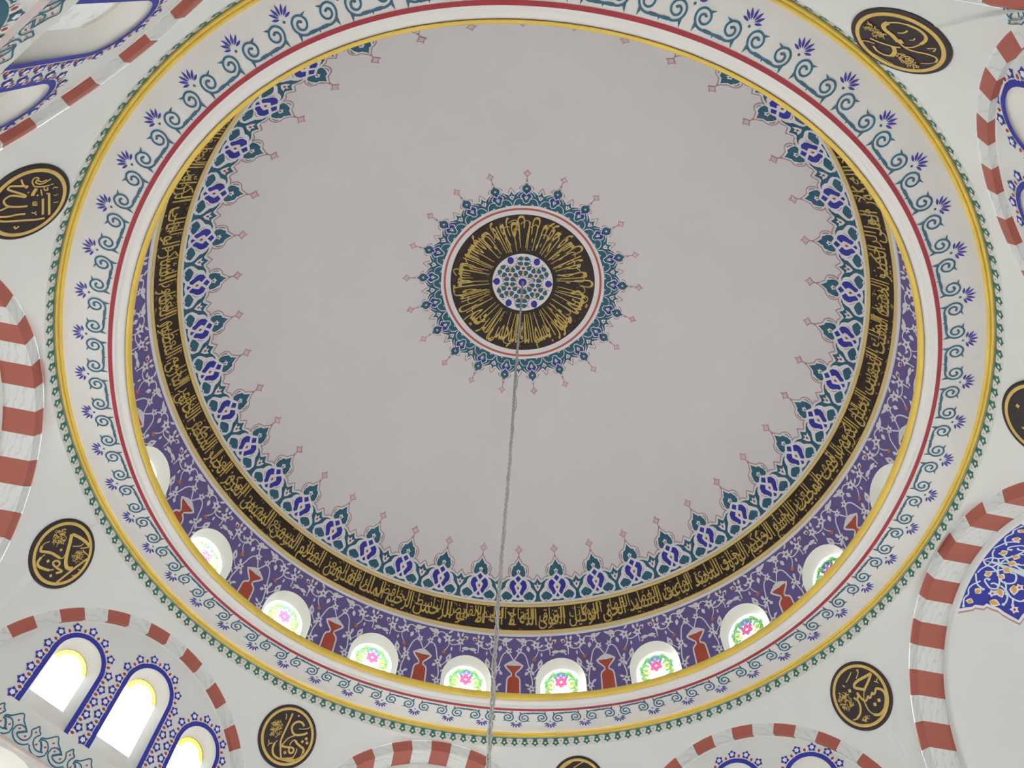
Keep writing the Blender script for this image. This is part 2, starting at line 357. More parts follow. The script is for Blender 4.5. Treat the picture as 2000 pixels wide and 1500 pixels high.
for k in range(8):
    e = half_edge(k, 1); e2 = half_edge((k + 1) % 8, -1)
    cols = e + [(a + (2 * pi if a < AZ_T[k] else 0), R, z) for a, R, z in reversed(e2)]
    cols = [c_ for c_ in cols if not (c_[2] > 6.2 and sum(abs(q_[0] - c_[0]) < 1e-6 for q_ in cols) > 1)]
    V = []; F = []
    for a, Rb, zb in cols:
        Rt = ring_r(TOPR, a); ct = Rt - sqrt(PS ** 2 - (TOPZ - PH) ** 2); cb = Rb - sqrt(max(0.1, PS ** 2 - (zb - PH) ** 2))
        pe = pend_exp(a)
        if zb > 6.2 and sum(abs(q_[0] - a) < 1e-6 for q_ in cols) > 1: cb = ct * (zb - 5.84) / (TOPZ - 5.84)
        for q in range(NZ + 1):
            t = q / NZ; z = TOPZ + (zb - TOPZ) * t; r = sqrt(PS ** 2 - (z - PH) ** 2) + ct * (z - 5.84) / (TOPZ - 5.84) + (cb - ct * (zb - 5.84) / (TOPZ - 5.84)) * t ** pe
            V.append((r * cos(a), r * sin(a), z + ZO))
    m = NZ + 1
    for i in range(len(cols) - 1):
        for q in range(NZ): F.append((i * m + q, i * m + q + 1, (i + 1) * m + q + 1, (i + 1) * m + q))
    sp = mesh_obj('wall_spandrel', V, F, 'wall_white')
    tag(sp, ['white curved spandrel at the lower middle, below the cornice', 'white curved spandrel at the lower left beside the bottom arch', 'white curved spandrel on the left between striped arches', 'white curved spandrel at the upper left beside the big window arch', 'white curved spandrel above the upper left window arch', 'white curved spandrel at the upper right', 'white curved spandrel on the right edge', 'white curved spandrel at the lower right between striped arches'][k], 'spandrel', kind='structure')
    # pier carrying the spandrel
    (a0, R0, z0), (a1, R1, z1) = e[-3], [(a + (2 * pi if a < AZ_T[k] else 0), R, z) for a, R, z in e2][-3]
    ac = AZ_T[k] + pi / 8; zt = min(z0, z1)
    if k in (4, 5): zt = 6.3
    P = []
    for (a, R) in ((a0, R0), (ac, R0 + 0.03), (a1, R1), (a1 + 0.06, R1 + 1.1), (a0 - 0.06, R0 + 1.1)): P.append((R * cos(a), R * sin(a)))
    V = [(x, y, 0.0) for x, y in P] + [(x, y, zt + ZO + 0.02) for x, y in P]; n = len(P)
    F = [(i, (i + 1) % n, n + (i + 1) % n, n + i) for i in range(n)] + [tuple(range(n, 2 * n))]
    pr = mesh_obj('wall_pier', V, F, 'wall_white', smooth=False)
    tag(pr, ['white pier below the medallion at the bottom middle', 'white pier below the lower left medallion', 'white pier below the left medallion', 'white pier below the leftmost medallion', 'white pier below the spandrel above the upper left arch', 'white pier below the upper right medallion', 'white pier below the right edge medallion', 'white pier below the lower right medallion'][k], 'pier', kind='structure')

# ---- voussoirs
NB = 21; BA = pi / NB
def block_mesh(name, r0, r1, dep, mat, y0=0.004, seg=4, gap=0.004):
    V = []; F = []
    for i in range(seg + 1):
        a = BA * (i / seg - 0.5) * (1 - gap)
        for r, y in ((r1 + 0.03, y0), (r0, y0), (r0, dep), (r1 + 0.09, dep)): V.append((r * sin(a), y, r * cos(a)))
    for i in range(seg):
        b = i * 4
        for q in range(4): F.append((b + q, b + (q + 1) % 4, b + 4 + (q + 1) % 4, b + 4 + q))
    F += [(0, 3, 2, 1), (seg * 4, seg * 4 + 1, seg * 4 + 2, seg * 4 + 3)]
    me = bpy.data.meshes.new(name); me.from_pydata(V, [], F); me.update(); me.materials.append(MATS[mat]); return me
ARCH_OBJ = {}
for k in range(8):
    nm, d, zc, ra, s0, op = BYK[k]; wf, dep = (0.20, 0.46) if op else (0.19, 0.09)
    ri = ra - wf
    # fillet ring behind the voussoirs, parent of the stones
    V = []; F = []; n = 64; ra_, rb_ = ri + 0.03, (ri - 0.085 if op else ri - 0.03)
    for i in range(n + 1):
        t = pi * i / n
        V += [(ra_ * cos(t), dep - 0.005, ra_ * sin(t)), (rb_ * cos(t), dep - 0.005, rb_ * sin(t)), (rb_ * cos(t), dep + 0.06, rb_ * sin(t))]
    for i in range(n):
        for q in (0, 1): F.append((3 * i + q, 3 * i + 3 + q, 3 * i + 4 + q, 3 * i + 1 + q))
    ao = mesh_obj('trim_%d' % (k + 2), V, F, 'wall_white'); ao.matrix_world = FR[k]; ARCH_OBJ[k] = ao
    tag(ao, ['red and white striped arch band over the bottom right windows', 'red and white striped arch at the bottom middle beside the chain', 'red and white striped arch band over the lower left windows', 'thick red and white striped arch at the left edge', 'red and white striped arch band over the upper left windows', 'red and white striped arch end in the top right corner', 'red and white striped arch band at the upper right edge', 'thick red and white striped arch at the lower right edge'][k], 'arch', kind='structure')
    mr = block_mesh('voussoir', ri, ra, dep, 'arch_red'); mw = block_mesh('voussoir', ri, ra, dep, 'marble')
    for i in range(NB):
        ang = pi / 2 - (i + 0.5) * BA          # from the vertical
        red = (i % 2 == 0) if op else (i % 2 == 1)
        if k == 5 and abs(ra * sin(ang)) > 3.0: continue
        o = link(bpy.data.objects.new('voussoir', mr if red else mw), ao); o.rotation_euler = (0, ang, 0)

# ---- semi-domes behind the open arches
def semi_pt(r, x, y): return (x, y, sqrt(max(0.0, r * r - x * x - y * y)))
for k in (1, 3, 5, 7):
    nm, d, zc, ra, s0, op = BYK[k]; r = ra - 0.20 - 0.08; V = []; F = []; ne, na = 26, 48
    zlow = -0.05
    for i in range(ne + 2):
        for j in range(na + 1):
            A = -pi / 2 + pi * j / na
            if i == 0: V.append((r * sin(A), 0.46 + r * cos(A), zlow))
            else:
                E = pi / 2 * (i - 1) / ne; V.append((r * cos(E) * sin(A), 0.46 + r * cos(E) * cos(A), r * sin(E)))
    m = na + 1
    for i in range(ne + 1):
        for j in range(na): F.append((i * m + j, i * m + j + 1, (i + 1) * m + j + 1, (i + 1) * m + j))
    o = mesh_obj('ceiling_semidome', V, F, 'wall_white'); o.matrix_world = FR[k]
    tag(o, {1: 'white half dome behind the bottom middle arch', 3: 'white half dome behind the left edge arch', 5: 'white half dome behind the top arch', 7: 'white half dome with blue arabesque behind the right edge arch'}[k], 'half dome', kind='structure')
    ARCH_OBJ[('semi', k)] = o
    # three-sided apse wall with tall windows below the half dome
    for A in (-60, 0, 60):
        A_ = radians(A); nx, ny = sin(A_), cos(A_); hwf = r * math.tan(pi / 6) + 0.01; ra1 = r + 0.012
        fm = lambda u, v, h: (ra1 * nx + u * ny, 0.46 + ra1 * ny - u * nx, v)
        ol = [(-0.95, -6.6)] + [(-0.95 * cos(pi * i / 14), -1.75 + 0.95 * sin(pi * i / 14)) for i in range(15)] + [(0.95, -6.6)]
        P = Pat(); P.poly([(-hwf, 0.5), (hwf, 0.5), (hwf, -zc - ZO), (-hwf, -zc - ZO)], 'wall_white', 0, [ol])
        w_ = P.build('wall_apse', fm, h0=0.0); w_.matrix_world = FR[k]
        sd = {1: 'bottom middle', 3: 'left edge', 5: 'top', 7: 'right edge'}[k]
        tag(w_, 'white apse wall with a tall arched window below the %s half dome' % sd, 'wall', 'apse walls below the %s half dome' % sd, 'structure')
        P = Pat(); P.poly(ol, 'glass_clear', 0); P.build('pane', lambda u, v, h: (fm(u, v, 0)[0] + nx * 0.06, fm(u, v, 0)[1] + ny * 0.06, v), w_, h0=0.0)

# ---- window walls in the other four arches
TYD = 0.09                                                     # depth of the tympanum behind the arch plane
UPW = [(-1.27, 1.42, 0.43, 0.50), (0.0, 1.70, 0.45, 0.50), (1.27, 1.42, 0.43, 0.50)]   # centre x, springing z, half width, bottom z
LOW = [(-1.45, -0.70, 0.52, -4.6), (0.0, -0.70, 0.52, -4.6), (1.45, -0.70, 0.52, -4.6)]
LOWK = {2: [(-1.32, -1.02, 0.95, -4.6), (1.32, -1.02, 0.95, -4.6)]}
def outline(cx, zs, hw, zb, n=14): return [(cx - hw, zb)] + [(cx - hw * cos(pi * i / n), zs + hw * sin(pi * i / n)) for i in range(n + 1)] + [(cx + hw, zb)]
for k in (0, 2, 4, 6):
    nm, d, zc, ra, s0, op = BYK[k]; ri = ra - 0.14
    P = Pat(); mp = lambda u, v, h: (u, TYD - h, v)
    P.poly([(-ri, 0.0)] + [(-ri * cos(pi * i / 48), ri * sin(pi * i / 48)) for i in range(1, 48)] + [(ri, 0.0)], 'wall_white', 0, [list(reversed(outline(*w))) for w in UPW])
    o = P.build('wall_tympanum', mp, h0=0.0); o.matrix_world = FR[k]; ARCH_OBJ[('tym', k)] = o
    tag(o, {0: 'white wall with star bordered windows under the bottom right arch', 2: 'white wall with three bright star bordered windows at the lower left', 4: 'white wall with star bordered windows at the upper left', 6: 'white wall with star bordered window at the upper right edge'}[k], 'wall', kind='structure')
    P = Pat(); P.poly([(-2.9, 0.0), (2.9, 0.0), (2.9, -zc - ZO), (-2.9, -zc - ZO)], 'wall_white', 0, [outline(*w) for w in LOWK.get(k, LOW)])
    o2 = P.build('wall_lower', mp, h0=0.0); o2.matrix_world = FR[k]; ARCH_OBJ[('low', k)] = o2
    tag(o2, {0: 'white lower wall under the bottom right windows', 2: 'white lower wall with bright window in the lower left corner', 4: 'white lower wall with teal bordered window in the upper left corner', 6: 'white lower wall under the upper right windows'}[k], 'wall', kind='structure')
    # string moulding between them
    V = []; F = []; pf = [(0.09, 0.035), (0.07, 0.03), (0.065, 0.005), (0.05, -0.005), (0.05, -0.03), (0.09, -0.045)]
    for x in (-2.6, 2.6): V += [(x, y, z) for y, z in pf]
    n = len(pf); F = [(i, i + 1, n + i + 1, n + i) for i in range(n - 1)]
    o3 = mesh_obj('trim_%d' % (10 + k), V, F, 'mould_pink', smooth=False); o3.matrix_world = FR[k]
    tag(o3, {0: 'thin dusky pink moulding under the bottom right windows', 2: 'thin dusky pink moulding under the lower left windows', 4: 'thin dusky pink moulding under the upper left windows', 6: 'thin dusky pink moulding under the upper right windows'}[k], 'moulding', kind='structure')

# ================================================================== WINDOWS
# ---- drum windows: white splayed reveal, clear pane, coloured flower pieces
RO = sqrt(DS * DS - (10.2 - DH) ** 2)
inn_g = arch_outline(0.455, WSP - 0.03, WBOT)
V = [drum_pt(x, z) for x, z in inn] + [drum_pt(x * RW / RW, z, 0.0) for x, z in inn]
V = []
for x, z in inn: V.append(drum_pt(x, z))
for x, z in inn:
    p = Vector(drum_pt(x * 0.985, min(z, WSP + (z - WSP) * 0.985))); V.append((p.x + 0.045, p.y, p.z))
for x, z in inn_g: V.append((RO + 0.11, x, z + ZO))
m = len(inn)
F = [(q * m + i, q * m + i + 1, (q + 1) * m + i + 1, (q + 1) * m + i) for q in (0, 1) for i in range(m - 1)]
win = mesh_obj('window_1', V, F, 'reveal_white')
wmap = lambda u, v, h: (RO + 0.112 - h, u, v + WBOT + ZO)
P = Pat(); P.poly([(x, z - WBOT) for x, z in inn_g], 'glass_clear', 0); pane = P.build('pane', wmap, win, h0=0.0)
ct = (0.0, 1.02)
P = Pat()
for i in range(6):
    a = pi / 2 + i * pi / 3; P.ell(ct[0] + 0.085 * cos(a), ct[1] + 0.08 * sin(a), 0.062, 0.052, 'glass_pink', 1, 10, a)
flower = P.build('flower', wmap, pane, h0=0.006)
P = Pat(); P.ell(0, 1.20, 0.11, 0.06, 'glass_blue', 1); P.ell2(0.11, 1.14, 0.045, 0.055, 'glass_blue', 1); bluec = P.build('blue_cap', wmap, pane, h0=0.006)
P = Pat(); rnd = random.Random(4)
for i in range(6):
    a = radians(78 - i * 21); r = 0.31 + 0.025 * (i % 2)
    cx, cy = r * cos(a), 0.93 + r * sin(a)
    P.ell2(cx, cy, 0.085, 0.048, 'glass_green', 1, 9, a + 1.2)
    P.ell2(cx * 0.74, cy - 0.05, 0.055, 0.03, 'glass_green', 1, 8, a + 0.2)
leaves = P.build('leaves', wmap, pane, h0=0.006)
P = Pat()
for x, y, r in ((0.20, 1.0, 0.4), (0.26, 0.92, -0.2), (0.17, 0.90, 0.9), (0.30, 0.80, 0.3), (0.12, 1.12, 0.5)): P.ell2(x, y, 0.06, 0.028, 'glass_yellow', 1, 8, r)
yel = P.build('yellow_leaves', wmap, pane, h0=0.006)
P = Pat()
for i in range(11):
    a = radians(180 * i / 10); P.stroke([(0.0 + 0.335 * cos(a), 0.915 + 0.335 * sin(a)), (0.42 * cos(a), 0.915 + 0.42 * sin(a))], 0.012, 'lead', 1, smooth=False)
P.stroke([(0.335 * cos(pi * i / 20), 0.915 + 0.335 * sin(pi * i / 20)) for i in range(21)], 0.008, 'lead', 1, smooth=False)
for pts in ([(-0.25, 0.55), (-0.1, 0.66), (0.05, 0.6), (0.2, 0.68)], [(-0.3, 0.62), (-0.18, 0.72)], [(0.12, 0.52), (0.26, 0.6), (0.34, 0.7)]): P.stroke(pts, 0.01, 'lead', 1)
leadp = P.build('lead_lines', wmap, pane, h0=0.006)
wparts = [flower, bluec, leaves, yel, leadp]
for w in range(NW):
    if w == 0: o = win
    else:
        o = dup(win); o.name = 'window_%d' % (w + 1)
        pn = dup(pane, o)
        for c in wparts: dup(c, pn)
    o.rotation_euler = (0, 0, WAZ + w * WSTEP)
    a = degrees(WAZ + w * WSTEP) % 360
    lab = 'arched stained glass window with pink flower between red vases in the violet drum'
    if not (0 < a < 180): lab = 'arched drum window hidden behind the near side of the cornice'
    tag(o, lab, 'window', 'arched windows round the drum', 'structure')
WN = NW
# ---- tympanum windows with splayed reveal and star border
def splay(w, dy=0.2, inset=0.13, up=0.34):
    cx, zs, hw, zb = w; a = outline(cx, zs, hw, zb); b = outline(cx, zs - 0.03, hw - inset, zb + up)
    return a, b
def star_border(P, w, blue, n_gap=0.108):
    cx, zs, hw, zb = w
    path = [Vector((cx - hw, zb + t)) for t in (0, 0.001)] + [Vector(p) for p in outline(cx, zs, hw, zb, 40)[1:-1]] + [Vector((cx + hw, zb))]
    P.stroke([(p.x, p.y) for p in path], 0.078, blue, 0, smooth=False)
    # offset outwards: walk along the path
    L = [0.0]
    for i in range(1, len(path)): L.append(L[-1] + (path[i] - path[i - 1]).length)
    n = int(L[-1] / n_gap)
    for j in range(n + 1):
        s = L[-1] * (j + 0.5) / (n + 1); i = max(q for q in range(len(L) - 1) if L[q] <= s)
        seg = path[i + 1] - path[i]; p = path[i] + seg * ((s - L[i]) / max(1e-9, seg.length)); t = seg.normalized(); no = Vector((-t.y, t.x)); ang = atan2(no.y, no.x)
        if j % 2 == 0:
            q = p + no * 0.118; P.star(q.x, q.y, 0.082, 0.056, 5, blue, 1, ang); P.star(q.x, q.y, 0.044, 0.032, 5, 'line_white', 2, ang + pi / 5)
        else:
            q = p + no * 0.078; P.star(q.x, q.y, 0.06, 0.038, 5, 'line_white', 1, ang); P.ell(q.x, q.y, 0.032, 0.024, 'dot_red', 2, 8, ang)
WLAB = {0: ['star bordered arched window, right of the two under the bottom right arch', 'star bordered arched window, middle one under the bottom right arch', 'star bordered arched window, left one under the bottom right arch'],
        2: ['glaring arched window with blue star border, leftmost of three at the lower left', 'glaring arched window with blue star border, middle of three at the lower left', 'glaring arched window with blue star border, rightmost of three at the lower left'],
        4: ['arched milky window with blue star border beside the upper left striped band', 'large arched milky window with blue star border, middle of the upper left wall', 'arched milky window at the left frame edge of the upper left wall'],
        6: ['star bordered window near the top right corner', 'star bordered window, middle one on the upper right wall', 'star bordered window, far one on the upper right wall']}
for k in (0, 2, 4, 6):
    for i, w in enumerate(UPW):
        a, b = splay(w); V = [(x, TYD, z) for x, z in a] + [(x, TYD + 0.2, z) for x, z in b]; m = len(a)
        F = [(j, j + 1, m + j + 1, m + j) for j in range(m - 1)] + [(m - 1, 0, m, 2 * m - 1)]
        WN += 1; o = mesh_obj('window_%d' % WN, V, F, 'reveal_white'); o.matrix_world = FR[k]
        tag(o, WLAB[k][i], 'window', kind='structure')
        milky = k in (0, 4, 6)
        P = Pat(); P.poly(b, 'glass_milk' if milky else 'glass_clear', 0); P.build('pane', lambda u, v, h: (u, TYD + 0.2 - h, v), o, h0=0.0)
        P = Pat(); cx, zs, hw, zb = w; r = hw - 0.10
        for j in range(9):
            t = radians(20 + 140 * j / 8); P.ell(cx + (r - 0.05) * cos(t), zs - 0.03 + (r - 0.05) * sin(t), 0.07, 0.05, 'milk_amber' if milky else 'glass_amber', 1, 8, t)
            if j % 2: P.ell(cx + (r - 0.12) * cos(t), zs - 0.03 + (r - 0.12) * sin(t), 0.03, 0.02, 'milk_white' if milky else 'glass_yellow', 1, 8, t)
        if milky:
            rr = random.Random(k * 7 + i)
            for j in range(9): P.ell(cx + rr.uniform(-0.2, 0.2), rr.uniform(zb + 0.3, zs + 0.1), rr.uniform(0.03, 0.07), 0.02, rr.choice(['milk_white', 'milk_white', 'milk_pink']), 1, 8, rr.uniform(0, 3))
        P.build('amber_glass', lambda u, v, h: (u, TYD + 0.2 - h, v), o, h0=0.004)
        P = Pat(); star_border(P, w, 'blue'); P.build('star_border', lambda u, v, h: (u, TYD - h, v), o)
    for i, w in enumerate(LOWK.get(k, LOW)):
        a, b = splay(w, up=0.15); V = [(x, TYD, z) for x, z in a] + [(x, TYD + 0.2, z) for x, z in b]; m = len(a)
        F = [(j, j + 1, m + j + 1, m + j) for j in range(m - 1)] + [(m - 1, 0, m, 2 * m - 1)]
        WN += 1; o = mesh_obj('window_%d' % WN, V, F, 'reveal_white'); o.matrix_world = FR[k]
        tag(o, ('wide glaring window below the dusky pink moulding on the lower left wall' if k == 2 else 'tall lower window with teal star border on the %s wall' % {0: 'bottom right', 4: 'upper left', 6: 'upper right'}[k]), 'window', 'lower windows on the %s wall' % {0: 'bottom right', 2: 'lower left', 4: 'upper left', 6: 'upper right'}[k], 'structure')
        P = Pat(); P.poly(b, 'glass_clear', 0); P.build('pane', lambda u, v, h: (u, TYD + 0.2 - h, v), o, h0=0.0)
        if k == 2: continue
        P = Pat(); star_border(P, w, 'teal', 0.13); P.build('star_border', lambda u, v, h: (u, TYD - h, v), o)

# ---- interlaced teal border along the foot of each window wall
KN = [(0.02, [(-0.217, 0.203), (-0.196, 0.238), (-0.137, 0.263), (-0.013, 0.365), (0.043, 0.296), (0.109, 0.247), (0.179, 0.187)]), (0.02, [(-0.005, 0.143), (-0.0, 0.189), (0.044, 0.226), (0.096, 0.232), (0.156, 0.217)]), (0.032, [(0.057, 0.115), (0.106, 0.155), (0.167, 0.202)]), (0.02, [(0.057, 0.115), (0.094, 0.087), (0.159, 0.075), (0.216, 0.095), (0.246, 0.14), (0.248, 0.192), (0.212, 0.25)]), (0.02, [(-0.014, 0.145), (0.0, 0.096), (0.056, 0.044), (0.122, 0.019), (0.185, 0.02), (0.233, 0.041), (0.284, 0.08)]), (0.02, [(0.212, 0.25), (0.24, 0.289), (0.284, 0.341), (0.314, 0.296), (0.354, 0.265), (0.328, 0.217), (0.312, 0.172), (0.329, 0.117)]), (0.02, [(0.329, 0.117), (0.383, 0.077), (0.449, 0.065), (0.522, 0.088)]), (0.02, [(0.295, 0.076), (0.338, 0.03), (0.409, 0.0), (0.478, 0.004), (0.536, 0.036), (0.572, 0.077)]), (0.03, [(0.411, 0.193), (0.455, 0.146), (0.49, 0.081)]), (0.02, [(0.383, 0.176), (0.412, 0.215), (0.485, 0.228), (0.536, 0.193), (0.564, 0.144), (0.568, 0.082)])]
KD = [(-0.019, 0.261), (0.056, 0.179), (0.182, 0.135), (0.281, 0.251), (0.38, 0.125), (0.509, 0.156)]
def knot_unit():
    P = Pat()
    for w, pts in KN: P.stroke(pts, w * 1.9, 'pale_blue', 0); P.stroke(pts, w, 'scroll_teal', 1, smooth=len(pts) > 3)
    for x, y in KD: P.ell(x, y, 0.020, 0.012, 'dot_red', 2, 8, 0.9)
    return P
KU = knot_unit(); kproto = None
for k in (0, 2, 4, 6):
    for j in range(8):
        mpk = lambda u, v, h: (u, TYD - h, v + 0.035)
        if kproto is None: kproto = KU.build('knot_motif', mpk, ARCH_OBJ[('tym', k)]); o = kproto
        else: o = dup(kproto, ARCH_OBJ[('tym', k)])
        o.location = (-2.095 + 0.6004 * (j - 0), 0, 0)
# the same border turning the pier beside the upper right medallion
for j in range(1):
    def mpp(u, v, h, j=j):
        ad = -59.3 + (j * 0.39 + u) / 7.45 * 180 / pi; a = radians(ad); z = 6.72 + v * 0.8 + (ad + 59) * 0.058
        r = pend_R(a, z) - h - 0.004
        return (r * cos(a), r * sin(a), z + ZO)
    knot_unit().remap(lambda x, y: (0.58 - x, y)).build('knot_motif', mpp, [q for q in bpy.data.objects if q.name.startswith('wall_spandrel')][5], cut=0.15)

# ================================================================== PAINTED ORNAMENT
# ---- crown border of the dome: 42 palmettes with finials, small palmettes between them
K = 0.00126
def cu(pts): return [(x * K, (1310 - y) * K) for x, y in pts]
def cx_(x): return x * K
def cy_(y): return (1310 - y) * K
def crown_big(base='line_white'):
    P = Pat()
    P.sym(cu([(0, 385), (28, 440), (52, 490), (80, 520), (118, 528), (152, 560), (172, 610), (172, 680), (150, 735), (128, 775), (190, 800), (232, 860), (262, 940), (315, 1000), (345, 1060), (352, 1130), (330, 1190), (300, 1245), (0, 1248)]), base, 0)
    if base != 'line_white':
        for pts, w in (([(0, 388), (52, 485), (118, 530), (165, 600), (165, 690), (130, 772)], 34), ([(0, 875), (60, 800), (110, 775)], 24), ([(10, 870), (100, 800), (180, 880), (192, 960), (140, 1060), (90, 1140), (0, 1180)], 30), ([(105, 1160), (150, 1060), (225, 1020), (300, 1070), (340, 1160), (352, 1230)], 28)): P.stroke2(cu(pts), K * w * 0.62, 'line_white', 2)
    P.sym(cu([(0, 430), (22, 480), (42, 505), (58, 540), (84, 545), (108, 560), (118, 600), (136, 640), (138, 690), (142, 720), (118, 752), (84, 757), (52, 728), (0, 690)]), 'teal', 1)
    P.poly(cu([(0, 735), (56, 792), (0, 862), (-56, 792)]), 'blue', 1)
    P.two(cu([(96, 812), (150, 850), (172, 925), (160, 985), (118, 1040), (92, 1105), (62, 1112), (28, 1060), (62, 980), (70, 930), (32, 885)]), 'blue', 1)
    P.sym(cu([(0, 895), (24, 950), (76, 938), (48, 1010), (18, 1060), (0, 1066)]), 'line_white', 2)
    P.ell(0, cy_(975), cx_(18), cx_(30), 'dot_red', 3)
    P.star(0, cy_(655), cx_(52), cx_(30), 5, 'line_white', 2); P.ell(0, cy_(668), cx_(13), cx_(18), 'dot_brown', 3, 8)
    P.poly(cu([(0, 1082), (34, 1140), (0, 1166), (-34, 1140)]), 'blue', 1)
    P.two(cu([(100, 1140), (128, 1095), (178, 1060), (222, 1038), (262, 1060), (308, 1105), (318, 1135), (292, 1175), (262, 1210), (200, 1212), (140, 1185)]), 'teal', 1)
    P.two(cu([(235, 1245), (250, 1205), (222, 1190), (196, 1210), (205, 1245)]), 'line_white', 2); P.ell2(cx_(222), cy_(1225), cx_(10), cx_(12), 'dot_brown', 3, 8)
    P.poly(cu([(-128, 1244), (-92, 1190), (0, 1212), (92, 1190), (128, 1244)]), 'teal', 1)
    P.stroke2(cu([(150, 580), (168, 630), (158, 690)]), K * 12, 'dot_brown', 2); P.stroke2(cu([(196, 960), (180, 1010), (140, 1060)]), K * 10, 'pink', 2)
    P.stroke2(cu([(0, 372), (48, 440), (92, 505), (150, 525), (196, 580), (206, 650), (190, 720), (165, 748), (230, 760), (272, 806), (285, 806)]), K * 15, 'pink', 1)
    return P
def crown_small(base='line_white'):
    P = Pat()
    P.sym(cu([(0, 748), (28, 805), (70, 858), (110, 830), (190, 790), (238, 790), (208, 815), (168, 850), (130, 920), (104, 990), (60, 1030), (36, 1100), (40, 1180), (80, 1248), (0, 1248)]), base, 0)
    if base != 'line_white': P.stroke2(cu([(0, 752), (28, 810), (70, 862), (110, 834), (190, 792), (238, 780)]), K * 22, 'line_white', 2)
    P.sym(cu([(0, 778), (28, 838), (68, 884), (116, 850), (214, 806), (228, 812), (172, 842), (142, 880), (128, 960), (90, 1000), (48, 1050), (30, 1092), (0, 1060)]), 'teal', 1)
    P.sym(cu([(0, 868), (22, 925), (72, 900), (44, 985), (0, 1040)]), 'line_white', 2); P.ell(0, cy_(955), cx_(17), cx_(28), 'dot_red', 3)
    P.sym(cu([(0, 1070), (34, 1150), (0, 1160)]), 'teal', 1)
    P.sym(cu([(0, 1182), (48, 1195), (88, 1244), (0, 1244)]), 'teal', 1)
    P.stroke2(cu([(0, 712), (40, 765), (72, 806), (90, 806)]), K * 15, 'pink', 1)
    return P
def finial():
    P = Pat(); P.poly(cu([(0, 150), (22, 205), (70, 230), (28, 262), (0, 300), (-28, 262), (-70, 230), (-22, 205)]), 'pink_fill', 1)
    P.stroke(cu([(0, 140), (24, 200), (78, 230), (30, 264), (0, 305), (-30, 264), (-78, 230), (-24, 200)]), K * 17, 'pink', 2, closed=True, smooth=False)
    P.poly(cu([(-8, 285), (8, 285), (8, 340), (26, 380), (-26, 380), (-8, 340)]), 'pink', 1)
    return P
NC = 42; CAZ = radians(95.94)
cmap = dome_map(EL_B1, 6.423)
turn_copies(crown_big().build('crown_palmette', cmap, ceiling, cut=0.16), ceiling, NC, CAZ)
turn_copies(finial().build('crown_finial', cmap, ceiling), ceiling, NC, CAZ)
turn_copies(crown_small('teal').build('crown_leaf', cmap, ceiling, cut=0.16), ceiling, NC, CAZ + pi / NC)

# ---- rosette at the crown of the dome
def dome_ring(name, r0, r1, mat, h=0.004, n=180):
    zz = lambda r: DH + sqrt((DS - h) ** 2 - r * r)
    k = max(1, int((r1 - r0) / 0.12)); pr = [(r0 + (r1 - r0) * i / k, zz(r0 + (r1 - r0) * i / k)) for i in range(k + 1)]
    return revolve(name, pr, mat, ceiling, n)
NRS = 21; RAZ = radians(-90.74)
def pw(x, T):
    for (a, b), (c, d) in zip(T, T[1:]):
        if x <= c: return b + (d - b) * (x - a) / (c - a)
    return T[-1][1]
XT = [(0, 0), (140, 130), (172, 165), (352, 505), (372, 532)]; YT = [(130, 120), (230, 250), (300, 330), (385, 515), (430, 555), (745, 805), (815, 880), (1038, 1060), (1112, 1135), (1212, 1245), (1248, 1262)]
def ros(x, y):
    xp, yp = x / K, 1310 - y / K
    xx = math.copysign(pw(abs(xp), XT), xp) / 532 * (pi / NRS); yy = pw(yp, YT)
    return (xx, 1.866 + (1390 - yy) * (0.874 / 1140))
turn_copies(crown_big('teal').remap(ros).build('rosette_palmette', cap_map, ceiling), ceiling, NRS, RAZ)
turn_copies(finial().remap(lambda x, y: ((lambda p: (p[0] * 1.5, p[1]))(ros(x, y)))).build('rosette_finial', cap_map, ceiling), ceiling, NRS, RAZ)
XT = [(0, 0), (372, 532)]
YT = [(130, 500), (712, 670), (748, 730), (778, 765), (806, 840), (860, 905), (1092, 1130), (1248, 1262)]
turn_copies(crown_small('teal').remap(ros).build('rosette_leaf', cap_map, ceiling), ceiling, NRS, RAZ + pi / NRS)
dome_ring('rosette_border', 1.735, 1.965, 'line_white', 0.006); dome_ring('red_ring', 1.845, 1.895, 'red_ring', 0.010); dome_ring('rosette_inscription_ground', 0.70, 1.74, 'band_black', 0.005)
dome_ring('rosette_disc', 0.001, 0.735, 'line_white', 0.010, 72)
# twelve-fold star pattern of the disc
P = Pat(); q = 0.735 / 372.0
LS = 318
ctrs = [(0, 0)] + [(LS * cos(radians(60 * i)), LS * sin(radians(60 * i))) for i in range(6)]
for ci, (x, y) in enumerate(ctrs):
    if ci == 0: P.star(0, 0, 56 * q, 46 * q, 12, 'blue', 1)
    else:
        a = atan2(y, x); P.poly([(LS * q * cos(a) + (52 if abs(i - 6) > 5 else 40) * q * cos(a + pi / 6 * i), LS * q * sin(a) + (52 if abs(i - 6) > 5 else 46) * q * sin(a + pi / 6 * i)) for i in range(12)], 'blue', 1)
    for i in range(12):
        a = radians(15 + 30 * i); px, py = x + 128 * cos(a), y + 128 * sin(a)
        if math.hypot(px, py) > 342: continue
        P.poly([((x + r * cos(a) - s * sin(a)) * q, (y + r * sin(a) + s * cos(a)) * q) for r, s in ((78, 0), (112, 24), (138, 30), (154, 16), (159, 0), (154, -16), (138, -30), (112, -24))], 'teal', 1)
        b = radians(30 * i); px, py = x + 88 * cos(b), y + 88 * sin(b)
        if math.hypot(px, py) < 330: P.poly([((x + r * cos(b) - s * sin(b)) * q, (y + r * sin(b) + s * cos(b)) * q) for r, s in ((66, 0), (84, 8), (92, 0), (84, -8))], 'dot_red', 1)
